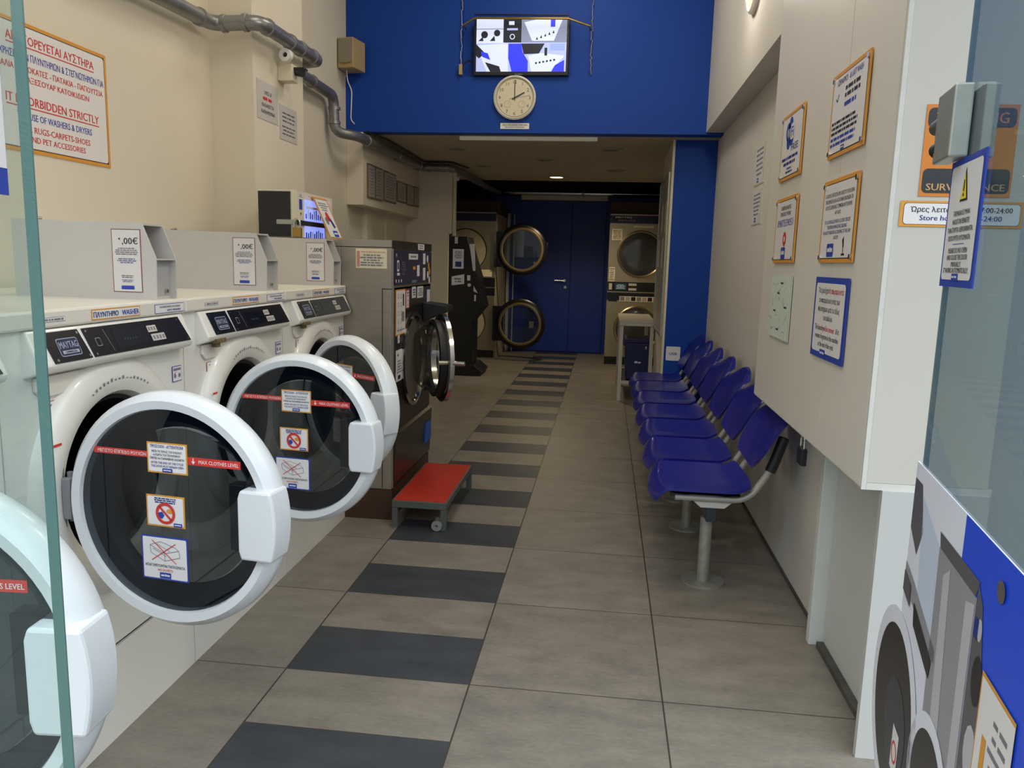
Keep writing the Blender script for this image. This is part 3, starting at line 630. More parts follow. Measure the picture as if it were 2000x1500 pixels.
    cbx.box(-.034, -.030, ya + .004, yb_ - .004, 1.19, 1.296, GREYIN).box(-.09, -.010, ya + .004, yb_ - .004, 1.296, 1.30, GREYBOX).box(-.14, -.10, ya + .004, yb_ - .004, 1.30, 1.397, GREYIN)
    cx = cbx.build('coin_box', t)
    MB().box(-.10, -.07, ya + .015, ya + .045, 1.31, 1.385, CREAM).box(-.10, -.066, ya + .05, ya + .075, 1.305, 1.36, STEEL).box(-.066, -.064, ya + .018, ya + .035, 1.35, 1.375, REDT).build('coin_slot', cx)
    MB().cyl((-.030, yb_ - .03, 1.205), (-.022, yb_ - .03, 1.205), .006, CHROME, 12).build('lock', cx)
    MB().cyl((-.40, ya + .02, 1.403), (-.40, ya + .05, 1.409), .006, STEEL, 10).build('bolt', cx)
    m = MB().box(-.045, .045, -.09, .09, 0, .001, mat('price_border', '#8c5a4c', .5)); g = G(m, (0, 0, .001), (1, 0, 0), (0, 1, 0)); g.rect(-.0425, .0425, -.0875, .0875, mat('price_paper', '#d9d4cf', .4), 1)
    g.text(',00€', .012, .057, .019, BLACKP, w=.048, k=2); g.poly([(-.024, .062), (-.018, .066), (-.018, .058)], BLACKP, 2)
    g.lines(-.036, .036, .038, .016, 4, GREYP, 4); g.lines(-.03, .03, .008, -.008, 3, mat('price_blue', '#666a95', .5), 5); g.lines(-.02, .02, -.04, -.05, 2, GREYP, 6); g.lines(-.024, .024, -.053, -.062, 2, mat('price_blue'), 7); g.rrect(-.02, .02, -.082, -.071, .002, BLUEP, 2)
    m.build('price_label', cx, loc=(-.0985, ya - .0002, 1.292), rot=FACE['-y'])
    # hinge and open door
    MB().box(.0, .028, .12, .152, .665, .815, mat('hinge_grey', '#85868a', .4)).box(.028, .05, .135, .152, .69, .79, mat('hinge_grey')).cyl((.036, .160, .68), (.036, .160, .80), .007, mat('hinge_grey')).build('hinge', t, bevel=.003)
    R = .2825
    prof = [(.236, -.020), (.239, -.030), (.258, -.034), (.274, -.016), (.2765, .010), (.266, .032), (.24, .036)]
    d = MB().lathe([(r, h) for r, h in prof], (R, 0, 0), (0, 1, 0), DOORW, 72, closed=True).build('door', t, loc=(.040, .162 + (phi > 0) * 0, CZ), rot=(0, tilt, phi))
    ex = max(0, 0)
    MB().lathe([(0, -.0215), (.238, -.0215)], (R, 0, 0), (0, 1, 0), DOORGL, 64, smooth=False).build('window', d)
    MB().lathe([(.24, .0), (.205, .004), (.188, .03)], (R, 0, 0), (0, 1, 0), mat('door_inner_navy', '#1c2536', .3), 48).build('inner_ring', d)
    MB().lathe([(.186, .02), (.165, .07), (.13, .115), (.07, .14), (0, .146)], (R, 0, 0), (0, 1, 0), BOWL, 48).build('bowl', d)
    pts = [(R + .196, .078), (R + .27, .078)] + [(R + .281 * cos(a), .281 * sin(a)) for a in [radians(x) for x in range(15, -16, -2)]] + [(R + .27, -.08), (R + .196, -.08), (R + .190, -.06), (R + .190, .06)]
    MB().prism(pts, 'y', -.052, .02, DOORW).build('handle', d, bevel=.006)
    MB().box(R + .138, R + .178, -.004, .03, -.082, .075, mat('latch_grey', '#6f6a62', .3, metal=.4)).box(R + .178, R + .19, -.008, .03, -.085, .078, GASK).build('latch', d, bevel=.004)
    stickers_door(d, R)
    return t
make_washer(-1, .077, 'white front-loading washer nearest the street, mostly seen through the left glass door leaf')
make_washer(0, -.124, 'white front-loading washer with its round door wide open, the nearest one seen whole')
make_washer(1, -.1265, 'white front-loading washer with open door, the middle one of the three seen whole')
make_washer(2, -.587, 'white front-loading washer with half-open door, next to the stainless steel washer')

# ================================================================ big stainless washer
def rooted(t):
    return -t.location
def wb(mb, name, par, t, **k):      # geometry written in room coordinates, parented to thing t (or a part sitting at it)
    return mb.build(name, par, loc=-Vector(t.location) if par is t else (0, 0, 0), **k)
t = thing('industrial_washer', 'large stainless steel front-loading washer with dark blue control panel and open round door', 'washing machine', (-1.01, 3.63, 0))
Lp = [(-1.268, 3.63), (-1.012, 3.63), (-1.012, 4.47), (-1.95, 4.47), (-1.95, 3.72), (-1.268, 3.72)]
wb(MB().box(-1.266, -1.012, 3.63, 4.47, .16, 1.368, STEEL), 'front_housing', t, t, bevel=.003)
wb(MB().box(-1.95, -1.266, 3.63, 4.47, .16, 1.368, STEEL), 'body', t, t, bevel=.003)
wb(MB().box(-1.266, -1.012, 3.63, 4.47, 1.37, 1.405, STEEL), 'top_cover', t, t, bevel=.002)
wb(MB().box(-1.95, -1.266, 3.63, 4.47, 1.37, 1.405, STEEL), 'rear_cover', t, t, bevel=.002)
b = MB().box(-1.012, -1.006, 3.64, 3.66, .165, 1.365, STEEL).box(-1.06, -1.056, 3.6285, 3.631, .165, 1.17, GASK).box(-1.06, -1.01, 3.6285, 3.631, 1.168, 1.172, GASK); wb(b, 'corner_trim', t, t)
yc, zc, rr = 4.05, .78, .245
b = MB(); hole_plate(b, 3.66, 4.465, .45, 1.175, yc, zc, rr, -1.0085, DSTEEL); b.box(-1.012, -1.0085, 3.66, 4.465, 1.165, 1.185, CHROME); wb(b, 'front_plate', t, t)
b = MB().prism([(-1.012, .17), (-1.004, .17), (-.992, .435), (-1.012, .445)], 'y', 3.645, 4.465, DSTEEL); wb(b, 'lower_panel', t, t)
b = MB().box(-1.012, -1.004, 3.645, 4.465, 1.362, 1.405, PANB).box(-1.012, -1.004, 3.645, 4.465, 1.187, 1.358, mat('panel_navy', '#121a46', .3))
g = G(b, (-1.004, 0, 0), (0, 1, 0), (0, 0, 1))
g.disc(4.02, 1.385, .010, CHROME); g.rect(4.13, 4.28, 1.368, 1.400, PAPER); g.lines(4.14, 4.27, 1.396, 1.372, 2, GREYP, 3, k=2)
g.text('M', 3.685, 1.335, .018, PAPER); g.rrect(3.70, 3.74, 1.255, 1.31, .008, PAPER); g.rrect(3.708, 3.732, 1.265, 1.30, .006, NAVY, 2); g.rect(3.70, 3.75, 1.235, 1.248, PAPER)
g.rect(3.93, 4.13, 1.315, 1.345, PAPER); g.lines(3.94, 4.12, 1.34, 1.32, 1, GREYP, 3, k=2); g.lines(3.79, 3.87, 1.305, 1.235, 7, GREYP, 9, k=2, fill=.3, center=False)
g.rect(4.02, 4.08, 1.262, 1.278, ORANGE); g.rect(4.11, 4.17, 1.225, 1.285, PAPER); g.rect(4.25, 4.31, 1.29, 1.35, PAPER); g.rect(4.25, 4.31, 1.20, 1.27, PAPER); g.rect(4.00, 4.10, 1.192, 1.207, mat('lcd_teal', '#5b7f92', .3))
for yy, zz, m_ in ((4.36, 1.32, PAPER), (4.39, 1.28, ORANGE), (4.41, 1.25, ORANGE), (4.37, 1.23, PAPER), (4.41, 1.20, PAPER)): g.disc(yy, zz, .022, m_, 2, n=9)
for i in range(3): g.rect(3.675 + .05 * i, 3.69 + .05 * i, 1.20, 1.215, PAPER)
wb(b, 'control_panel', t, t)
def stk(y0, y1, z0, z1, brd, fn=None, nm='sticker'):
    b = MB().box(-1.0085, -1.0065, y0, y1, z0, z1, brd); g = G(b, (-1.0065, 0, 0), (0, 1, 0), (0, 0, 1)); g.rect(y0 + .006, y1 - .006, z0 + .006, z1 - .006, PAPER); 
    if fn: fn(g)
    wb(b, nm, t, t)
def icons(g):
    for i in range(2):
        for j in range(5): g.ring(3.735 + .055 * i, 1.13 - .042 * j, .010, .013, GREYP, 2, n=10)
    g.rect(3.82, 3.845, 1.08, 1.14, BLACKP, 2); g.rect(3.80, 3.85, 1.0, 1.05, GREYP, 2); g.lines(3.71, 3.86, .965, .955, 1, GREYP, 2)
stk(3.69, 3.875, .935, 1.165, ORANGE, icons); stk(3.885, 3.955, 1.06, 1.16, RED, lambda g: (g.ring(3.92, 1.09, .012, .017, REDT, 2, n=14), g.lines(3.9, 3.94, 1.15, 1.12, 2, GREYP, 2)))
stk(4.02, 4.10, 1.11, 1.17, PAPER, lambda g: g.lines(4.03, 4.09, 1.16, 1.12, 3, BLUEP, 2)); stk(4.14, 4.27, 1.105, 1.168, PAPER, lambda g: g.lines(4.15, 4.26, 1.16, 1.115, 4, GREYP, 3))
stk(4.36, 4.45, 1.0, 1.15, BLUEP); stk(3.70, 3.81, .70, .86, PAPER, lambda g: (g.rect(3.72, 3.74, .83, .84, BLACKP, 2), g.lines(3.71, 3.80, .81, .74, 5, GREYP, 3), g.rect(3.73, 3.78, .71, .73, BLACKP, 2)))
stk(3.735, 3.765, .895, .935, PAPER, lambda g: g.disc(3.75, .915, .006, GREYP, 2, n=10))
b = MB().box(-1.005, -.990, 4.30, 4.44, .25, .36, mat('decal_blue', '#1e5db8', .4)); wb(b, 'blue_decal', t, t)
b = MB().lathe([(rr + .004, -.002), (rr + .01, .012), (rr - .012, .016), (rr - .03, -.01), (rr - .035, -.06)], (-1.008, yc, zc), (1, 0, 0), CHROME, 48); wb(b, 'porthole_ring', t, t)
b = MB().lathe([(rr - .02, -.06), (rr - .02, -.34), (0, -.34)], (-1.008, yc, zc), (1, 0, 0), mat('perforated_drum', '#26272a', .35, metal=.8, noise=.5, scale=70), 40); wb(b, 'drum', t, t)
b = MB().prism([(-1.008, 1.075), (-.87, 1.06), (-.86, 1.03), (-1.008, .965)], 'y', 4.27, 4.44, GASK); wb(b, 'soap_hopper', t, t, bevel=.004)
b = MB().box(-1.19, -1.035, 3.627, 3.6305, 1.268, 1.362, CREAMP); g = G(b, (-1.11, 3.627, 1.315), (1, 0, 0), (0, 0, 1)); g.rect(-.075, -.06, -.04, .035, mat('pink_print', '#c98a7c', .5)); g.lines(-.055, .07, .035, .028, 1, mat('pink_print'), 2); g.lines(-.06, .06, .022, -.038, 5, GREYP, 4); wb(b, 'side_notice', t, t)
# plinth
pb = tag(MB().box(-1.95, -1.03, 3.712, 4.54, 0, .158, BROWN).build('plinth'), 'dark brown wooden plinth under the stainless steel washer', 'plinth')
# open door of the big washer
a_ = radians(25); Rd = .245
dm = MB().lathe([(Rd - .05, -.012), (Rd - .05, .02), (Rd - .02, .028), (Rd, .02), (Rd, -.002), (Rd - .015, -.012)], (Rd, 0, 0), (0, 1, 0), CHROME, 56, closed=True)
dd = dm.build('door', t, loc=(.035, .72, zc), rot=(0, 0, a_ - R90))
MB().lathe([(Rd - .035, -.012), (Rd - .03, -.045), (Rd - .05, -.05), (Rd - .055, -.012)], (Rd, 0, 0), (0, 1, 0), GASK, 48, closed=True).build('seal', dd)
MB().lathe([(Rd - .055, -.03), (Rd - .07, -.10), (Rd - .11, -.135), (0, -.145)], (Rd, 0, 0), (0, 1, 0), BOWL, 48).build('bowl', dd)
MB().box(-.03, .05, -.02, .03, -.09, .09, GASK).build('hinge', dd, bevel=.005)
MB().cyl((2 * Rd - .02, .0, 0), (2 * Rd + .02, .07, 0), .013, CHROME).cyl((2 * Rd - .03, -.06, 0), (2 * Rd - .03, 0, 0), .012, STEEL).build('handle', dd)

t.location = (-1.031, 3.712, 0)
# red step in front of it
t = thing('step_platform', 'low metal step with red anti-slip top and grey legs by the stainless washer', 'step', (-.87, 3.97, 0))
X0, X1, Y0, Y1 = -1.0, -.725, 3.605, 4.345
wb(MB().box(X0 + .008, X1 - .008, Y0 + .008, Y1 - .008, .128, .142, REDPL), 'top', t, t)
wb(MB().box(X0, X1, Y0, Y0 + .02, .105, .140, GREYM).box(X0, X1, Y1 - .02, Y1, .105, .140, GREYM).box(X0, X0 + .02, Y0 + .0205, Y1 - .0205, .105, .140, GREYM).box(X1 - .02, X1, Y0 + .0205, Y1 - .0205, .105, .140, GREYM), 'frame', t, t, bevel=.002)
for x in (X0, X1 - .03):
    for y in (Y0, Y1 - .03): wb(MB().box(x + .001, x + .029, y + .001, y + .029, .0, .1045, GREYM), 'leg', t, t)
wb(MB().lathe([(.006, -.008), (.026, -.008), (.026, .008), (.006, .008)], (X1 - .045, Y0 - .012, .028), (0, 1, 0), mat('caster_grey', '#8a8d88', .5), 24, closed=True).box(X1 - .05, X1 - .03, Y0 - .016, Y0, .03, .07, GREYM), 'caster', t, t)

# vending box on top of the big washer, with leaning card and padlock
t = thing('vending_box', 'small lit detergent vending box with black side and cream frame standing on the stainless washer', 'vending machine', (-1.59, 3.92, 1.405))
wb(MB().box(-1.70, -1.515, 3.665, 4.19, 1.406, 1.635, CREAM), 'housing', t, t, bevel=.003)
wb(MB().box(-1.693, -1.53, 3.6585, 3.665, 1.41, 1.627, mat('vending_black', '#1b1c20', .5)), 'side_panel', t, t)
b = MB().box(-1.516, -1.505, 3.68, 4.18, 1.41, 1.632, CREAM); g = G(b, (-1.505, 0, 0), (0, 1, 0), (0, 0, 1)); g.rect(3.70, 3.76, 1.60, 1.622, PAPER); g.lines(3.705, 3.755, 1.62, 1.604, 3, GREYP, 3, k=2); g.rect(3.71, 3.75, 1.545, 1.595, BLUEP); g.disc(3.73, 1.525, .007, BLACKP, n=12); g.rect(3.79, 4.15, 1.603, 1.625, PAPER); g.lines(3.8, 4.14, 1.62, 1.607, 2, ORANGE, 5, k=2)
wb(b, 'front', t, t)
b = MB().box(-1.5045, -1.502, 3.775, 4.05, 1.41, 1.598, DISPL); g = G(b, (-1.502, 0, 0), (0, 1, 0), (0, 0, 1), .0005); rn = random.Random(8)
for i in range(9): y = 3.785 + i * .028; g.rect(y, y + .016, 1.41, 1.41 + rn.uniform(.02, .05), rn.choice([BLUEP, NAVY, PSKY]), 1); g.rect(y, y + .014, 1.505, 1.505 + rn.uniform(.02, .05), rn.choice([BLUEP, PSKY, PAPER, NAVY]), 1)
g.rect(3.79, 4.04, 1.555, 1.566, PAPER, 2)
wb(b, 'display_window', t, t)
wb(MB().box(-1.50, -1.497, 3.665, 4.10, 1.468, 1.492, BLACKP).box(-1.60, -1.497, 3.655, 3.6585, 1.470, 1.492, ALU), 'lock_bar', t, t)
t.location = (-1.605, 3.985, 1.4055)
t = thing('padlock', 'brass padlock on the locking bar of the lit vending box', 'padlock', (-1.505, 3.71, 1.42))
MB().box(-.022, .022, -.01, .01, -.012, .035, BRASS).build('lock_body', t, bevel=.003)
MB().tube([(-.015, 0, .03), (-.015, 0, .06), (-.008, 0, .075), (.008, 0, .075), (.015, 0, .06), (.015, 0, .03)], .0045, CHROME, bend=.008).build('shackle', t)
mb, g = sign_mb(.19, .235, mat('card_orange', '#d6924f', .5), .012); g.lines(-.07, .07, .09, .04, 4, GREYP, 5); g.disc(.0, .01, .028, REDT, 3, n=9); g.disc(-.035, -.015, .022, GREYP, 3, n=12); g.poly([(.005, .005), (.035, .0), (.06, -.045), (.03, -.055)], NAVY, 3); g.logo(.02, -.085, .07, .035)
place_sign(mb, 'leaning_card', 'small orange-bordered price card leaning against the lit vending box', 'card', (-1.468, 4.03, 1.5135), (radians(66), 0, R90))

# ================================================================ rear left: change machine and stacked dryer
t = thing('change_machine', 'black upright coin change machine with white notes on its side', 'change machine', (-1.62, 9.0, 0))
prof = [(-1.80, .10), (-1.80, 1.58), (-1.575, 1.58), (-1.53, 1.40), (-1.44, 1.12), (-1.41, .95), (-1.37, .80), (-1.50, .63), (-1.50, .10)]
BLK = mat('machine_black', '#060709', .4)
wb(MB().prism(prof, 'y', 8.8, 9.2, BLK), 'housing', t, t, bevel=.008)
wb(MB().prism([(-1.86, 0), (-1.40, 0), (-1.37, .05), (-1.47, .13), (-1.83, .13)], 'y', 8.76, 9.25, BLK), 'foot', t, t, bevel=.005)
b = MB().box(-1.735, -1.61, 8.792, 8.799, 1.22, 1.44, PAPER); g = G(b, (-1.67, 8.792, 1.33), (1, 0, 0), (0, 0, 1)); g.lines(-.05, .05, .09, .0, 6, GREYP, 3); g.rect(-.035, .035, -.09, -.03, NAVY, 2); wb(b, 'note', t, t)
b = MB().prism([(-1.745, 1.03), (-1.60, 1.05), (-1.60, 1.16), (-1.745, 1.13)], 'y', 8.792, 8.799, PAPER); g = G(b, (-1.67, 8.792, 1.09), (1, 0, 0), (0, 0, 1)); g.lines(-.05, .05, .03, -.03, 2, GREYP, 6); wb(b, 'note', t, t)
wb(MB().box(-1.715, -1.68, 8.79, 8.799, 1.50, 1.575, CREAM), 'tag', t, t)
wb(MB().prism([(-1.545, 1.50), (-1.49, 1.50), (-1.475, 1.20), (-1.50, 1.20)], 'y', 8.79, 8.799, PAPER).box(-1.565, -1.53, 8.79, 8.799, 1.09, 1.15, PAPER).cyl((-1.54, 8.799, 1.04), (-1.54, 8.785, 1.04), .02, CREAM).prism([(-1.49, 1.03), (-1.44, .95), (-1.49, .97)], 'y', 8.79, 8.799, PAPER).box(-1.48, -1.46, 8.79, 8.799, .86, .93, CREAM), 'coin_slot', t, t)

def dryer(name, label, x0, y0, open_doors):
    t = thing('stacked_dryer', label, 'tumble dryer', (x0, y0, 0), 0, 'stacked tumble dryers'); W_ = .80
    b = MB().box(0, W_, .02, 1.08, .0, 1.935, mat('dryer_side', '#b5a98c', .5)); 
    b.build('cabinet', t, bevel=.003)
    f = MB().box(0, W_, 0, .02, 1.93, 1.945, GOLDST).box(0, W_, 0, .02, .96, .975, GOLDST).box(0, W_, 0, .02, 0, .03, GOLDST); f.build('front_trim', t)
    for k, z0 in enumerate((.03, .975)):
        z1 = z0 + (.93 if k == 0 else .955); cz = .50 if k == 0 else 1.45; r = .285
        zt = z1 - .10
        p = MB(); hole_plate(p, -W_, 0, z0 + (.10 if k == 0 else .12), zt, -W_ / 2, cz, r, 0, GOLDST)
        # plate was made facing x; turn it to face -y
        p.v = [(-v[1], 0, v[2]) for v in p.v]
        p.build('front_plate', t)
        MB().box(0, W_, -.004, .018, zt, z1, BLK if k == 0 else mat('panel_navy')).box(.03, .25, -.006, -.004, zt + .02, z1 - .02, BLK).build('header', t)
        b = MB().box(0, W_, -.004, .018, z0, z0 + (.10 if k == 0 else .12), BLK); 
        g = G(b, (0, -.004, z0), (1, 0, 0), (0, 0, 1), .001)
        if k: g.rect(.02, .06, .02, .10, GREYBOX); g.rect(.10, .24, .02, .10, mat('dial_print', '#27506a', .4)); g.rect(.27, .37, .075, .105, GREYBOX); g.rect(.27, .37, .015, .045, GREYBOX); g.lines(.11, .23, .09, .03, 4, PSKY, 4, k=2)
        b.build('control_panel', t)
        MB().lathe([(r, 0), (r - .02, .03), (r - .02, .55), (0, .55)], (W_ / 2, 0, cz), (0, 1, 0), mat('dryer_drum', '#37342c', .5, metal=.5), 40).build('drum', t)
        px_ = W_ + .0
        if open_doors:
            dr = MB().lathe([(.262, -.02), (.262, .02), (.335, .02), (.335, -.005), (.315, -.02)], (.345, 0, 0), (0, 1, 0), mat('door_black', '#0c0b0a', .3), 48, closed=True)
            dr.box(-.02, .12, -.015, .015, -.23, .23, mat('door_black')); q = dr.build('door', t, loc=(W_ + .01, -.05, cz + .02 - .02 * (k == 0)))
            MB().lathe([(.250, -.022), (.268, -.026), (.285, -.022)], (.345, 0, 0), (0, 1, 0), mat('bronze_ring', '#8a7653', .3, metal=.8), 48).build('rim', q)
            MB().lathe([(0, 0), (.262, 0)], (.345, 0, 0), (0, 1, 0), CLEAR, 40, smooth=False).build('window', q)
            MB().box(-.02, .005, -.02, .03, -.23, .23, CHROME).build('hinge', q)
        else:
            dr = MB().lathe([(.29, -.002), (.298, -.02), (.285, -.03), (.27, -.02)], (0, 0, 0), (0, 1, 0), GOLDST, 48).build('door', t, loc=(W_ / 2, 0, cz))
            MB().lathe([(0, -.04), (.18, -.034), (.25, -.028), (.285, -.012)], (0, 0, 0), (0, 1, 0), mat('door_smoked', '#3a3a3c', .12), 48).build('window', dr)
            MB().box(.27, .31, -.05, -.02, -.06, .06, CHROME).build('handle', dr, bevel=.003)
    if open_doors:
        MB().box(W_, W_ + .008, .05, .12, 1.2, 1.9, GREYC).build('side_strip', t)
        MB().box(.0, .18, -.006, -.004, 1.72, 1.8, CREAMP).box(.58, .76, -.006, -.004, 1.11, 1.2, CREAMP).build('note', t)
    else:
        b = MB(); g = G(b, (0, -.002, 0), (1, 0, 0), (0, 0, 1), .001)
        g.text('MAYTAG', .17, 1.905, .022, PAPER, w=.20, k=5); g.lines(.06, .36, 1.88, 1.855, 1, GREYP, 4, k=5, fill=.7); b.build('header_print', t); b = MB(); g = G(b, (0, -.002, 0), (1, 0, 0), (0, 0, 1), .001); g.rect(.3, .55, 1.78, 1.805, CREAMP); b.build('sticker', t); b = MB(); g = G(b, (0, -.002, 0), (1, 0, 0), (0, 0, 1), .001); g.rect(.03, .16, 1.62, 1.76, CREAMP); g.lines(.04, .15, 1.75, 1.63, 6, GREYP, 2, k=2); b.build('sticker', t); b = MB(); g = G(b, (0, -.002, 0), (1, 0, 0), (0, 0, 1), .001); g.rect(.015, .09, 1.10, 1.28, CREAMP); g.lines(.02, .085, 1.27, 1.11, 7, GREYP, 2, k=2)
        b.build('data_sticker', t); b = MB(); g = G(b, (0, -.002, 0), (1, 0, 0), (0, 0, 1), .001); g.rect(.02, .13, .845, .92, BLK, 8); g.rect(.16, .74, .85, .915, CREAMP, 8)
        for i in range(8): g.rect(.17 + i * .07, .225 + i * .07, .858, .908, [GREYP, mat('dim_paper'), BLK][i % 3], 9)
        b.build('instruction_strip', t)
    return t
dryer('a', 'stacked stainless tumble dryer at the rear left with both round doors swung open', -2.26, 10.29, True)
dryer('b', 'stacked stainless tumble dryer at the rear right with closed round doors', .022, 10.13, False)
tag(MB().box(-2.3, -1.42, 10.4, 11.2, 1.945, 2.10, mat('box_brown', '#3b1f18', .6)).build('storage_box', bevel=.004), 'dark brown box lying on top of the rear left dryer', 'box')
tag(MB().box(.02, .80, 10.2, 11.0, 1.945, 2.10, mat('box_brown')).build('storage_box', bevel=.004), 'dark brown box lying on top of the rear right dryer', 'box')
b = MB(); b.grid(lambda u, v: (-2.1 + .65 * u + .03 * sin(9 * v), 10.5 + .5 * v, 2.106 + .10 * sin(pi * u) * sin(pi * v) * (1 + .3 * sin(11 * u + 5 * v))), 16, 12, mat('wrapped_sack', '#4a4438', .35, bump=.4, scale=18), thick=(0, 0, -.004))
tag(b.build('plastic_sack'), 'crumpled plastic sack on the brown box above the rear left dryer', 'sack')
# duct and unlit tube at the rear
t = tag(MB().tube([(-1.5, 11.25, 2.285), (.82, 11.25, 2.285)], .032, CHROME, 16).lathe([(.034, -.02), (.038, -.02), (.038, .02), (.034, .02)], (-.37, 11.25, 2.285), (1, 0, 0), STEEL, 16, closed=True).build('duct_pipe'), 'shiny horizontal metal pipe running above the blue back door', 'pipe')
tag(MB().box(-1.25, -.02, 11.30, 11.40, 2.195, 2.26, CREAM).build('tube_light_fixture', bevel=.004), 'unlit cream tube light fixture above the blue back door', 'light fixture')
# ================================================================ table and bin at the rear right
t = thing('folding_table', 'grey steel folding table beside the blue column at the rear', 'table', (.32, 8.05, 0))
wb(MB().box(.15, .485, 7.55, 8.60, .765, .79, GREYBOX).box(.15, .485, 7.55, 7.56, .735, .765, GREYBOX), 'tabletop', t, t, bevel=.003)
for x in (.155, .445):
    for y in (7.56, 8.55): wb(MB().box(x, x + .035, y, y + .035, 0, .765, GREYBOX), 'leg', t, t)
wb(MB().box(.17, .47, 7.57, 7.60, .17, .195, GREYBOX).box(.17, .47, 8.55, 8.58, .17, .195, GREYBOX).box(.17, .47, 7.6, 8.55, .175, .19, BLACKP), 'lower_shelf', t, t)
t = thing('bin', 'dark blue bin with a small white emblem under the rear table', 'bin', (.35, 7.9, .19))
wb(MB().prism([(.235, .191), (.46, .191), (.475, .56), (.22, .56)], 'y', 7.68, 8.1, mat('bin_blue', '#0a1350', .45)), 'bin_body', t, t, bevel=.01)
wb(MB().box(.215, .48, 7.67, 8.11, .56, .60, mat('bin_blue')).box(.41, .43, 7.665, 7.675, .50, .53, CHROME), 'bin_lid', t, t, bevel=.006)
b = MB(); g = G(b, (.345, 7.677, .37), (1, 0, 0), (0, 0, 1), .002); g.rrect(-.03, .0, -.008, .012, .004, PSKY); g.rrect(.005, .03, -.008, .006, .004, PAPER); wb(b, 'emblem', t, t)

# ================================================================ seats on a beam
t = thing('seat_beam', 'long dark beam on round worn metal posts carrying the blue chairs', 'bench frame', (.47, 4.8, 0))
wb(MB().box(.451, .492, 3.14, 6.44, .285, .347, mat('beam_paint', '#25303a', .4)), 'beam', t, t, bevel=.003)
for i, yp in enumerate((3.18, 3.87, 4.36, 5.2, 6.2)):
    p = wb(MB().cyl((.464, yp + .03, .004), (.464, yp + .03, .285), .025, POLE, 24), 'post', t, t)
    MB().cyl((.464, yp + .03, 0), (.464, yp + .03, .007), .088, POLE, 32).build('floor_plate', p)
ORD = ['nearest', 'second', 'third', 'middle (fourth)', 'fifth', 'sixth', 'farthest']
def make_chair(i):
    yc_ = 3.30 + .494 * i
    lab = ['blue plastic beam chair nearest the entrance, its side frame and white bracket in full view',
           'blue plastic beam chair directly behind the nearest one, second in the row',
           'third blue plastic beam chair from the entrance, its backrest fully visible',
           'middle blue plastic chair of the row of seven, three in front and three behind',
           'blue plastic beam chair third from the blue column',
           'blue plastic beam chair second from the blue column',
           'farthest blue plastic beam chair, right beside the USB sign on the blue column'][i]
    t = thing('beam_chair', lab, 'chair', (.22, yc_, 0), 0, 'blue chairs on the beam')
    def seat(u, v):
        a = (v - .5) * 2; x = .41 * u; front = max(0, 1 - u / .16)
        wd = .225 * (1 - .10 * front ** 2 - .08 * max(0, (u - .75) / .25) ** 2)
        z = .428 - .055 * front ** 2 - .012 * sin(pi * u) * (1 - a * a) + .010 * a * a + .022 * max(0, (u - .8) / .2) ** 2
        if front > 0: x = x - .0
        return (x + .018 * a * a * (1 if u < .5 else -1) * (abs(u - .5) * 2) ** 2, wd * a, z)
    MB().grid(seat, 16, 12, SEAT, thick=(0, 0, -.012)).build('seat', t)
    MB().grid(lambda u, v: (.08 + .28 * u, .36 * (v - .5), .408 - .01 * sin(pi * u)), 6, 4, SEATU, thick=(0, 0, -.014)).build('seat_pan', t)
    def back(u, v):
        a = (v - .5) * 2; h_ = u
        wd = .222 * (1 - .16 * max(0, (h_ - .6) / .4) ** 2.2 - .22 * max(0, (.35 - h_) / .35) ** 2)
        z = .500 + .285 * h_ - .05 * a * a * max(0, (h_ - .5) * 2) ** 2 + .03 * a * a * (1 - h_) ** 2
        return (.414 + .09 * h_ + .05 * h_ * h_ - .02 * a * a, wd * a, z)
    MB().grid(back, 14, 14, SEAT, thick=(.014, 0, .004)).build('backrest', t)
    for s_ in (-1, 1):
        y = .172 * s_
        fr = MB().tube([(.10, y, .388), (.390, y, .388), (.474, y, .528), (.502, y, .635)], .014, TUBE, 12, bend=.06).build('side_tube', t)
        MB().tube([(.468, y, .515), (.484, y, .56), (.512, y, .655)], .021, SEATU, 10).build('sleeve', fr)
    MB().box(.165, .335, -.165, .165, .378, .386, TUBE).prism([(.17, .378), (.335, .378), (.30, .348), (.205, .348)], 'y', -.17, -.15, mat('bracket_white', '#c4c4ba', .4)).prism([(.17, .378), (.335, .378), (.30, .348), (.205, .348)], 'y', .15, .17, mat('bracket_white')).build('bracket', t)
for i in range(7): make_chair(i)

# ================================================================ things on and near the blue fascia
t = thing('television', 'wall-mounted flat television showing four bluish camera views above the clock', 'television', (-.715, 6.17, 2.93))
wb(MB().box(-1.078, -.352, 6.165, 6.205, 2.717, 3.14, TVB), 'case', t, t, bevel=.004)
b = MB(); X0, X1, Z0, Z1 = -1.058, -.372, 2.745, 3.125
g = G(b, (X0, 6.1635, Z0), (1, 0, 0), (0, 0, 1), .0004); W_, H_ = X1 - X0, Z1 - Z0
def em(n_, c, e=1.0): return mat('screen_' + n_, c, .4, emit=e * .75)
SW = em('white', '#c9d3ee'); SG = em('grey', '#7c86a3', .9); SB = em('blue', '#2a35ff', .9); SD = em('dark', '#141a2a', .5); SM = em('mid', '#a7b4e8', .95); SK = em('sky', '#8ea2ea', .95)
g.rect(0, W_, 0, H_, SM, 0); g.rect(.0, W_ * .32, H_ * .54, H_, SW); g.rect(W_ * .30, W_ * .5, H_ * .55, H_, SD, 2); g.rect(W_ * .5, W_, H_ * .55, H_, SG); 
g.disc(W_ * .09, H_ * .70, .026, SD, 3); g.disc(W_ * .23, H_ * .73, .024, SD, 3); g.poly([(W_ * .02, H_ * .58), (W_ * .07, H_ * .66), (W_ * .08, H_ * .58)], SD, 3); g.poly([(W_ * .15, H_ * .58), (W_ * .2, H_ * .68), (W_ * .21, H_ * .58)], SD, 3)
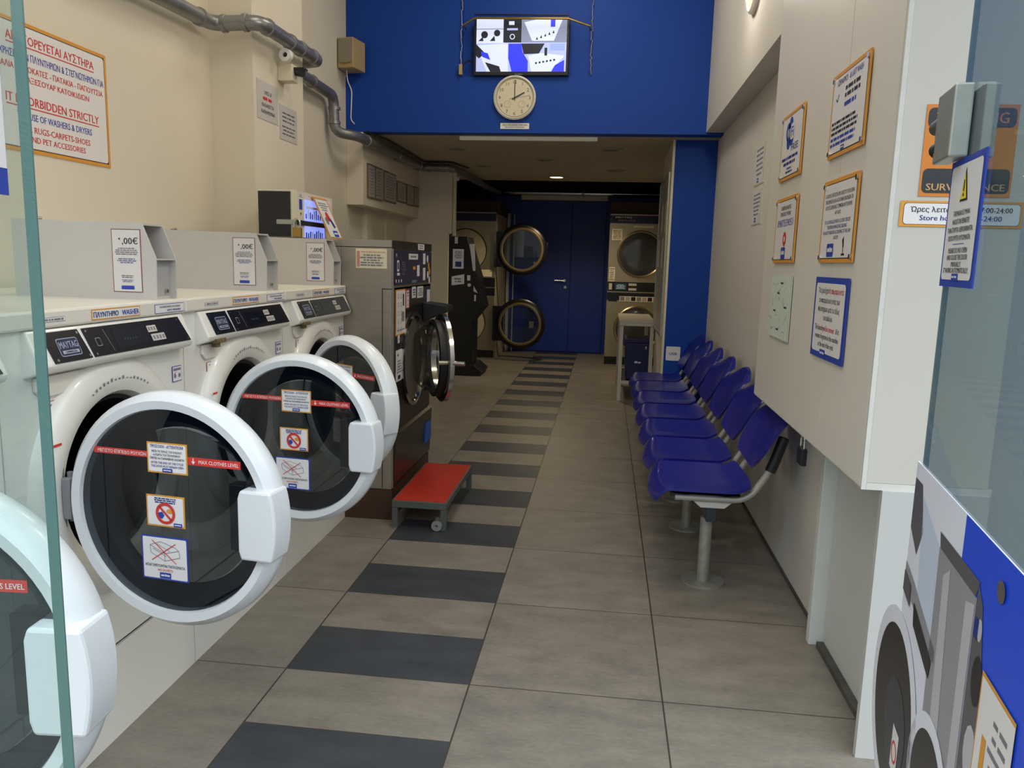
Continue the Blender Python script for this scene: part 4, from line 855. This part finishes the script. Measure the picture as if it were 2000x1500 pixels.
g.rect(0, W_ * .3, H_ * .80, H_ * .815, SG, 3); g.disc(W_ * .4, H_ * .66, .02, SW, 3); g.disc(W_ * .4, H_ * .66, .014, SD, 4); g.rect(W_ * .34, W_ * .46, H_ * .78, H_ * .82, SM, 3); g.rect(W_ * .36, W_ * .42, H_ * .88, H_ * .95, SW, 3)
g.poly([(W_ * .53, H_ * .93), (W_ * .62, H_ * .58), (W_ * .86, H_ * .58), (W_ * .95, H_ * .98), (W_ * .72, H_)], SW, 2); g.rect(W_ * .82, W_ * .87, H_ * .84, H_, SB, 3)
for i in range(5): g.poly([(W_ * (.66 + .045 * i), H_ * (.6 + .03 * i)), (W_ * (.675 + .045 * i), H_ * (.66 + .03 * i)), (W_ * (.685 + .045 * i), H_ * (.6 + .03 * i))], SD, 3)
g.poly([(0, H_ * .5), (W_ * .35, H_ * .53), (W_ * .36, 0), (W_ * .12, 0)], SW, 1); g.poly([(0, H_ * .52), (W_ * .1, H_ * .35), (W_ * .03, H_ * .25), (0, H_ * .3)], SD, 2); g.poly([(W_ * .05, H_ * .38), (W_ * .13, H_ * .35), (W_ * .16, H_ * .22), (W_ * .07, H_ * .28)], SB, 3); g.poly([(W_ * .1, H_ * .18), (W_ * .26, H_ * .1), (W_ * .28, 0), (W_ * .16, 0)], SD, 2)
g.poly([(W_ * .36, H_ * .53), (W_ * .5, H_ * .53), (W_ * .52, H_ * .36), (W_ * .58, H_ * .2), (W_ * .58, 0), (W_ * .4, 0), (W_ * .36, H_ * .25)], SB, 2)
g.poly([(W_ * .5, H_ * .53), (W_ * .76, H_ * .53), (W_ * .7, H_ * .34), (W_ * .53, H_ * .33)], SD, 2); g.poly([(W_ * .58, H_ * .3), (W_ * .72, H_ * .35), (W_ * .98, H_ * .3), (W_ * .84, 0), (W_ * .62, 0)], SW, 3)
for i in range(6): g.disc(W_ * (.67 + .04 * i), H_ * (.16 + .012 * i), .008, SD, 4, n=8)
g.rect(W_ * .82, W_ * .98, H_ * .40, H_ * .53, SK, 3); g.poly([(W_ * .84, 0), (W_ * .98, 0), (W_ * .98, H_ * .22), (W_ * .88, H_ * .12)], SB, 4); g.rect(W_ * .76, W_ * .79, H_ * .30, H_ * .45, SD, 4)
wb(b, 'screen', t, t)
wb(MB().box(-.76, -.70, 6.163, 6.166, 2.722, 2.728, GREYP), 'emblem', t, t)
t = tag(MB().tube([(-1.15, 6.22, 3.07), (-1.15, 6.12, 3.07), (-1.06, 6.09, 3.11), (-.36, 6.09, 3.10), (-.20, 6.12, 3.055), (-.20, 6.22, 3.055)], .008, BRASS, 10).tube([(-1.06, 6.08, 3.13), (-.36, 6.08, 3.122)], .006, TVB, 8).build('curtain_rail'), 'thin dark and brass rail bent across the top of the television', 'rail')
for x, side in ((-1.18, 'left'), (-.185, 'right')):
    b = MB(); rn = random.Random(int(x * 10)); z = 2.73
    while z < 3.85: dz = rn.uniform(.02, .07); b.tube([(x + rn.uniform(-.006, .006), 6.20, z), (x + rn.uniform(-.006, .006), 6.195, z + dz)], .0035, CHROME, 8); z += dz
    tag(b.build('hanging_chain'), 'thin shiny wire hanging down the blue wall at the %s of the television' % side, 'wire')
MB_ = MB().tube([(-1.17, 6.18, 2.74), (-1.16, 6.17, 2.80), (-1.12, 6.18, 2.83), (-1.078, 6.18, 2.82)], .006, TVB, 8, bend=.02).box(-1.19, -1.165, 6.165, 6.20, 2.725, 2.80, BEIGE)
tag(MB_.build('power_cable'), 'short black cable and beige plug beside the lower left corner of the television', 'cable')
# clock
t = thing('wall_clock', 'round white wall clock showing two o\'clock on the blue wall', 'clock', (-.755, 6.195, 2.557))
R = .163
MB().lathe([(0, -.002), (R, -.002), (R, -.028), (R - .012, -.034), (R - .020, -.022), (0, -.022)], (0, 0, 0), (0, 1, 0), mat('clock_rim', '#d8d4c6', .4), 56).build('case', t)
MB().lathe([(0, -.0225), (R - .019, -.0225)], (0, 0, 0), (0, 1, 0), mat('clock_dial', '#ddd3b8', .5), 48, smooth=False).build('dial', t)
b = MB(); g = G(b, (0, -.023, 0), (1, 0, 0), (0, 0, 1), .0004); g.ring(0, 0, R - .024, R - .021, mat('clock_line', '#4c4a3a', .5), 1, 48)
for hr in range(1, 13):
    a = radians(90 - 30 * hr); g.text(str(hr), .116 * cos(a), .116 * sin(a), .026, mat('clock_line'), k=1, bold=False)
for x in (-.055, .055): g.ring(x, -.048, .025, .0262, mat('clock_line'), 1, 24); g.line((x, -.048), (x + .012, -.035), .0015, mat('clock_line'), 1)
b.build('numerals', t)
b = MB(); g = G(b, (0, -.026, 0), (1, 0, 0), (0, 0, 1)); g.line((0, -.02), (0, .128), .006, BLACKP, 2); g.line((-.02, -.012), (.075, .038), .008, BLACKP, 3); g.line((-.04, -.008), (.115, .016), .0025, GREYP, 4); g.disc(0, 0, .006, BLACKP, 5, n=12); b.build('hands', t)
mb = MB().box(-.112, .112, -.022, .022, 0, .003, PAPER); g = G(mb, (0, 0, .003), (1, 0, 0), (0, 1, 0)); g.text('Ώρες λειτουργίας: 07:00-24:00', 0, .008, .011, BLACKP, w=.19); g.text('Store hours: 07:00-24:00', 0, -.008, .010, NAVY, w=.15)
place_sign(mb, 'opening_hours_plate', 'small white store hours plate on the blue wall under the clock', 'sign', (-.752, 6.199, 2.352), '-y')
# unlit strip light on the low ceiling edge, faint glow put into its white
tag(MB().box(-1.215, -.115, 6.36, 6.40, 2.272, 2.299, mat('strip_white_glow', '#d8d2c0', .4, emit=.12)).build('strip_light', bevel=.004), 'long thin white strip light on the edge of the low ceiling', 'light')
# loudspeaker
t = thing('wall_speaker', 'beige wall loudspeaker at the left end of the blue wall', 'speaker', (-2.03, 6.03, 2.73))
wb(MB().prism([(-2.095, 6.0), (-1.965, 5.98), (-1.93, 6.17), (-2.095, 6.19)], 'z', 2.735, 2.955, BEIGE), 'case', t, t, bevel=.008)
wb(MB().prism([(-2.088, 5.994), (-1.975, 5.976), (-1.975, 5.982), (-2.088, 6.0)], 'z', 2.77, 2.945, mat('speaker_cloth', '#8f8a78', .8)), 'grille', t, t)
wb(MB().tube([(-2.07, 5.99, 2.775), (-2.03, 5.978, 2.765), (-1.99, 5.978, 2.775)], .004, BRASS), 'emblem', t, t)
wb(MB().tube([(-2.05, 6.08, 2.735), (-2.045, 6.08, 2.66), (-2.0, 6.05, 2.58), (-2.0, 6.02, 2.36), (-1.97, 6.02, 2.33)], .004, PAPER, 8, bend=.03), 'cable', t, t)
# ================================================================ pipes on the left
P1 = [(-2.03, 2.9, 2.42), (-2.03, 3.95, 2.465), (-1.79, 3.965, 2.475), (-1.79, 4.80, 2.49), (-2.03, 4.83, 2.49), (-2.03, 5.72, 2.475), (-2.03, 5.74, 2.225), (-1.90, 5.86, 2.215), (-1.90, 7.96, 2.235), (-1.60, 7.97, 2.235), (-1.52, 10.9, 2.25)]
t = thing('drain_pipe', 'grey galvanised pipe running along the left wall, round the pillar and under the low ceiling', 'pipe', P1[0])
wb(MB().tube(P1, .037, PIPE, 18, bend=.07), 'tube', t, t)
b = MB()
for p, a in (((-2.03, 3.3, 2.437), (0, 1, 0)), ((-2.03, 3.82, 2.46), (0, 1, 0)), ((-1.97, 3.955, 2.467), (1, 0, 0)), ((-1.86, 3.96, 2.472), (1, 0, 0)), ((-1.79, 4.06, 2.477), (0, 1, 0)), ((-1.79, 4.35, 2.482), (0, 1, 0)), ((-1.79, 4.5, 2.485), (0, 1, 0)), ((-1.79, 4.68, 2.488), (0, 1, 0)), ((-2.03, 5.3, 2.483), (0, 1, 0)), ((-2.03, 5.735, 2.39), (0, 0, 1)), ((-2.03, 5.735, 2.29), (0, 0, 1)), ((-1.90, 6.1, 2.218), (0, 1, 0)), ((-1.90, 7.0, 2.227), (0, 1, 0)), ((-1.90, 7.8, 2.233), (0, 1, 0)), ((-1.83, 7.97, 2.235), (1, 0, 0)), ((-1.68, 7.97, 2.235), (1, 0, 0))):
    wb(MB().lathe([(.0365, -.012), (.044, -.010), (.044, .010), (.0365, .012)], p, a, PIPE, 20), 'collar', t, t)
tag(MB().tube([(-1.86, 6.0, 2.27), (-1.85, 6.5, 2.285), (-1.86, 7.9, 2.28), (-1.6, 7.92, 2.285), (-1.5, 8.4, 2.285)], .008, TVB, 8, bend=.05).build('black_cable'), 'black cable running beside the grey pipe under the low ceiling', 'cable')
# alarm unit on the pillar
t = thing('alarm_unit', 'white round sensor above a beige box with black lens on the pillar', 'sensor', (-1.865, 4.45, 2.36))
wb(MB().lathe([(0, .02), (.012, .02), (.014, .0), (.034, .0), (.036, .03), (0, .03)], (-1.80, 4.30, 2.405), (0, 1, 0), PAPER, 28).cyl((-1.80, 4.318, 2.405), (-1.80, 4.31, 2.405), .011, BLACKP, 16), 'disc_sensor', t, t)
wb(MB().box(-1.865, -1.78, 4.35, 4.44, 2.28, 2.37, CREAM), 'base', t, t, bevel=.004)
wb(MB().cyl((-1.79, 4.40, 2.34), (-1.73, 4.38, 2.325), .022, BLACKP, 18).box(-1.80, -1.72, 4.37, 4.43, 2.345, 2.355, BLACKP), 'lens', t, t)
# round wall lamp up on the beam
for _lab, _at in (('round white wall lamp high on the right beam, the farther one', (.70, 4.35, 2.78)), ('round white wall lamp on the right beam above the notice cupboard', (.70, 2.6, 3.0))):
    t = thing('wall_lamp', _lab, 'lamp', _at, 0, 'round lamps on the right beam')
    MB().lathe([(0, -.0), (.17, -.0), (.17, -.02), (.155, -.03), (.15, -.018)], (0, 0, 0), (1, 0, 0), GREYBOX, 40).build('lamp_base', t)
    MB().lathe([(.15, -.018), (.11, -.045), (0, -.055)], (0, 0, 0), (1, 0, 0), mat('lamp_glass_lit', '#efe4cc', .5, emit=.35), 40).build('lamp_glass', t)
# recessed downlights
def downlight(x, y, lab, on=False, r=.10):
    t = thing('downlight', lab, 'ceiling light', (x, y, 2.30), 0, 'recessed downlights in the low ceiling')
    MB().lathe([(r, 0), (r, -.008), (r - .02, -.012), (r - .024, -.004)], (0, 0, 0), (0, 0, 1), mat('downlight_trim', '#a39a86', .5), 32).build('trim_ring', t)
    MB().lathe([(0, -.006), (r - .022, -.006)], (0, 0, 0), (0, 0, 1), LAMPON if on else mat('downlight_off', '#6f6858', .5), 32, smooth=False).build('diffuser', t)
downlight(-.62, 9.25, 'round recessed ceiling downlight, the only one switched on', True)
downlight(-1.38, 7.06, 'unlit round downlight at the near left of the low ceiling')
downlight(0, 7.03, 'unlit round downlight at the near right of the low ceiling')
downlight(-.64, 7.75, 'small unlit round downlight near the middle of the low ceiling', r=.085)
downlight(-1.33, 8.3, 'unlit round downlight at the far left of the low ceiling')
downlight(.05, 8.55, 'unlit round downlight at the far right of the low ceiling')
tag(MB().cyl((-1.66, 8.6, 2.30), (-1.66, 8.6, 2.22), .045, CREAM, 20).cyl((-1.66, 8.6, 2.22), (-1.66, 8.57, 2.19), .03, PAPERD, 16).build('ceiling_camera', bevel=.003), 'small white dome camera on the low ceiling by the end of the pipe', 'camera')

# ================================================================ glass door leaves
# right leaf: far end at (.53,1.30), running towards the camera
ang = math.atan2(-.987, -.161)
t = thing('glass_door_leaf', 'open glass door leaf at the right edge with a metal lock and printed banner', 'glass door', (.53, 1.30, 0), ang)
Lf = .62   # local x runs along the leaf towards the street; local +y is the side away from the camera, -y... faces it
MB().box(0, Lf, -.005, .005, .01, 2.6, GLASSR).build('pane', t)
MB().box(-.001, 0, -.004, .004, .01, 2.6, mat('polished_edge', '#98a8a6', .3)).build('pane_edge', t)
side = -1   # side of the leaf that the camera sees
def LP(s_, z_): return (s_, z_)
# lock clamped on the far edge of the leaf
lk = MB().box(-.035, .065, -.032, -.006, 1.488, 1.592, ALU).build('lock_body', t, bevel=.003)
MB().box(-.03, .055, .006, .010, 1.49, 1.59, GASK).box(-.03, .055, .010, .030, 1.488, 1.592, ALU).build('lock_back_plate', lk, bevel=.002)
MB().cyl((-.03, -.02, 1.552), (-.085, -.02, 1.552), .012, GREYM, 16).cyl((-.03, -.022, 1.512), (-.05, -.024, 1.512), .012, BLACKP, 14).build('lock_bolt', lk)
# instruction sign stuck on the leaf
b = MB().box(-.005, .173, -.009, -.0065, 1.300, 1.487, BLUEP); g = G(b, (.084, -.009, 1.3935), (1, 0, 0), (0, 0, 1), .0006)
g.rrect(-.080, .080, -.083, .084, .008, PAPER, 1); g.poly([(-.018, .030), (.022, .030), (.002, .078)], BLACKP, 2); g.poly([(-.014, .033), (.018, .033), (.002, .071)], YELLOW, 3); g.rect(.0, .004, .044, .060, BLACKP, 4); g.disc(.002, .039, .0025, BLACKP, 4, n=10)
for s_, v_, w_ in (('ΠΑΡΑΚΑΛΩ ΜΗΝ', .014, .085), ('ΑΝΟΙΓΟΚΛΕΙΝΕΤΕ', .002, .09), ('ΤΗΝ ΠΟΡΤΑ ΧΕΙΡΟΚΙΝΗΤΑ.', -.010, .135), ('ΛΕΙΤΟΥΡΓΕΙ ΑΥΤΟΜΑΤΑ.', -.022, .12), ('PLEASE DO NO OPEN', -.040, .10), ('AND CLOSE THE DOOR', -.050, .11), ('MANUALLY.', -.060, .055), ('IT WORKS AUTOMATICALLY.', -.069, .135)): g.text(s_, 0, v_, .0078, BLACKP, w=w_, k=2)
g.rect(-.03, .03, -.0315, -.0305, BLUEP, 2); g.logo(0, -.079, .035, .010, 2)
wbk = b.build('door_sign', t); wbk['label'] = 'white sign with blue border and yellow warning triangle'
# printed banner on the lower part of the leaf
b = MB().box(-.022, Lf, -.0075, -.0055, .02, 1.012, LILAC); g = G(b, (0, -.0075, 0), (1, 0, 0), (0, 0, 1), .0003)
g.rect(.271, Lf, .02, 1.012, PBLUE, 1); g.poly([(.045, .97), (.16, .93), (.165, .74), (.07, .80)], PSKY, 1)
g.poly([(-.02, .985), (.03, .985), (.063, .915), (.035, .87), (-.02, .90)], PDGREY, 1); g.poly([(-.022, .84), (.03, .83), (.20, .785), (.20, .765), (-.022, .80)], PGREY, 2)
g.poly([(.162, .952), (.356, .953), (.345, .93), (.17, .93)], PDGREY, 3); g.poly([(.165, .93), (.35, .93), (.36, .02), (.20, .02)], PGREY, 2); g.poly([(.20, .90), (.23, .92), (.27, .60), (.24, .40)], mat('print_light_grey', '#c2c1c6', .3), 3); g.poly([(.31, .91), (.345, .92), (.35, .10), (.33, .10)], mat('print_light_grey'), 3)
g.poly([(.352, .95), (.375, .93), (.40, .85), (.41, .75), (.40, .5), (.42, .2), (.36, .2)], PDGREY, 3)
for i, (u_, v_, r_) in enumerate(((.375, .90, .009), (.385, .84, .02), (.39, .75, .022), (.385, .66, .025), (.39, .55, .02), (.38, .45, .022))): g.disc(u_, v_, r_, PBLK if i % 2 else mat('print_light_grey'), 4, n=11, ry=r_ * 1.6)
g.rect(.355, .37, .885, .91, NAVY, 5)
g.disc(-.01, .575, .175, LILAC, 4, 40); g.ring(-.01, .575, .145, .175, mat('print_white', '#eef0fa', .3), 5, 48); g.disc(-.01, .575, .145, PBLK, 5, 40); g.disc(.02, .56, .08, mat('print_glass', '#2c3040', .3), 6, 30)
g.poly([(.06, .80), (.19, .765), (.185, .735), (.07, .765)], PBLK, 6); g.poly([(-.02, .825), (.03, .815), (.035, .78), (-.02, .79)], PDGREY, 6)
g.disc(.235, .585, .112, mat('print_white'), 5, 36); g.disc(.235, .585, .088, PBLK, 6, 36)
g.rect(-.022, .30, .02, .36, mat('print_white'), 4)
g.rect(.02, .065, .49, .565, PAPER, 7); g.ring(.042, .525, .014, .019, REDT, 8, 20)
g.rect(.405, .52, .25, .866, ORANGE, 6); g.rect(.409, .52, .25, .861, PAPER, 7); g.rect(.43, .445, .70, .80, ORANGE, 8); g.lines(.45, .515, .84, .45, 22, GREYP, 4, k=8, fill=.35)
g.ring(.431, .972, .007, .013, CHROME, 8, 20); g.disc(.431, .972, .007, PDGREY, 8, 16)
bn = b.build('printed_banner', t); bn['label'] = 'banner printed with washers on blue and white'

ang2 = math.atan2(-.987, .161)
t = thing('glass_door_leaf', 'open clear glass door leaf with green edge at the left side of the entrance', 'glass door', (-.565, .72, 0), ang2)
MB().box(.0, .40, -.005, .005, .01, 2.6, GLASSL).build('pane', t)
MB().box(-.002, .0005, -.0055, .0055, .01, 2.6, TEAL).build('pane_edge', t)
b = MB().box(.046, .30, .0055, .007, 1.368, 1.9, BLUEP); g = G(b, (0, .007, 0), (-1, 0, 0), (0, 0, 1)); g.rect(-.30, -.047, 1.392, 1.9, PAPER, 1)
wbk = b.build('door_sign', t)
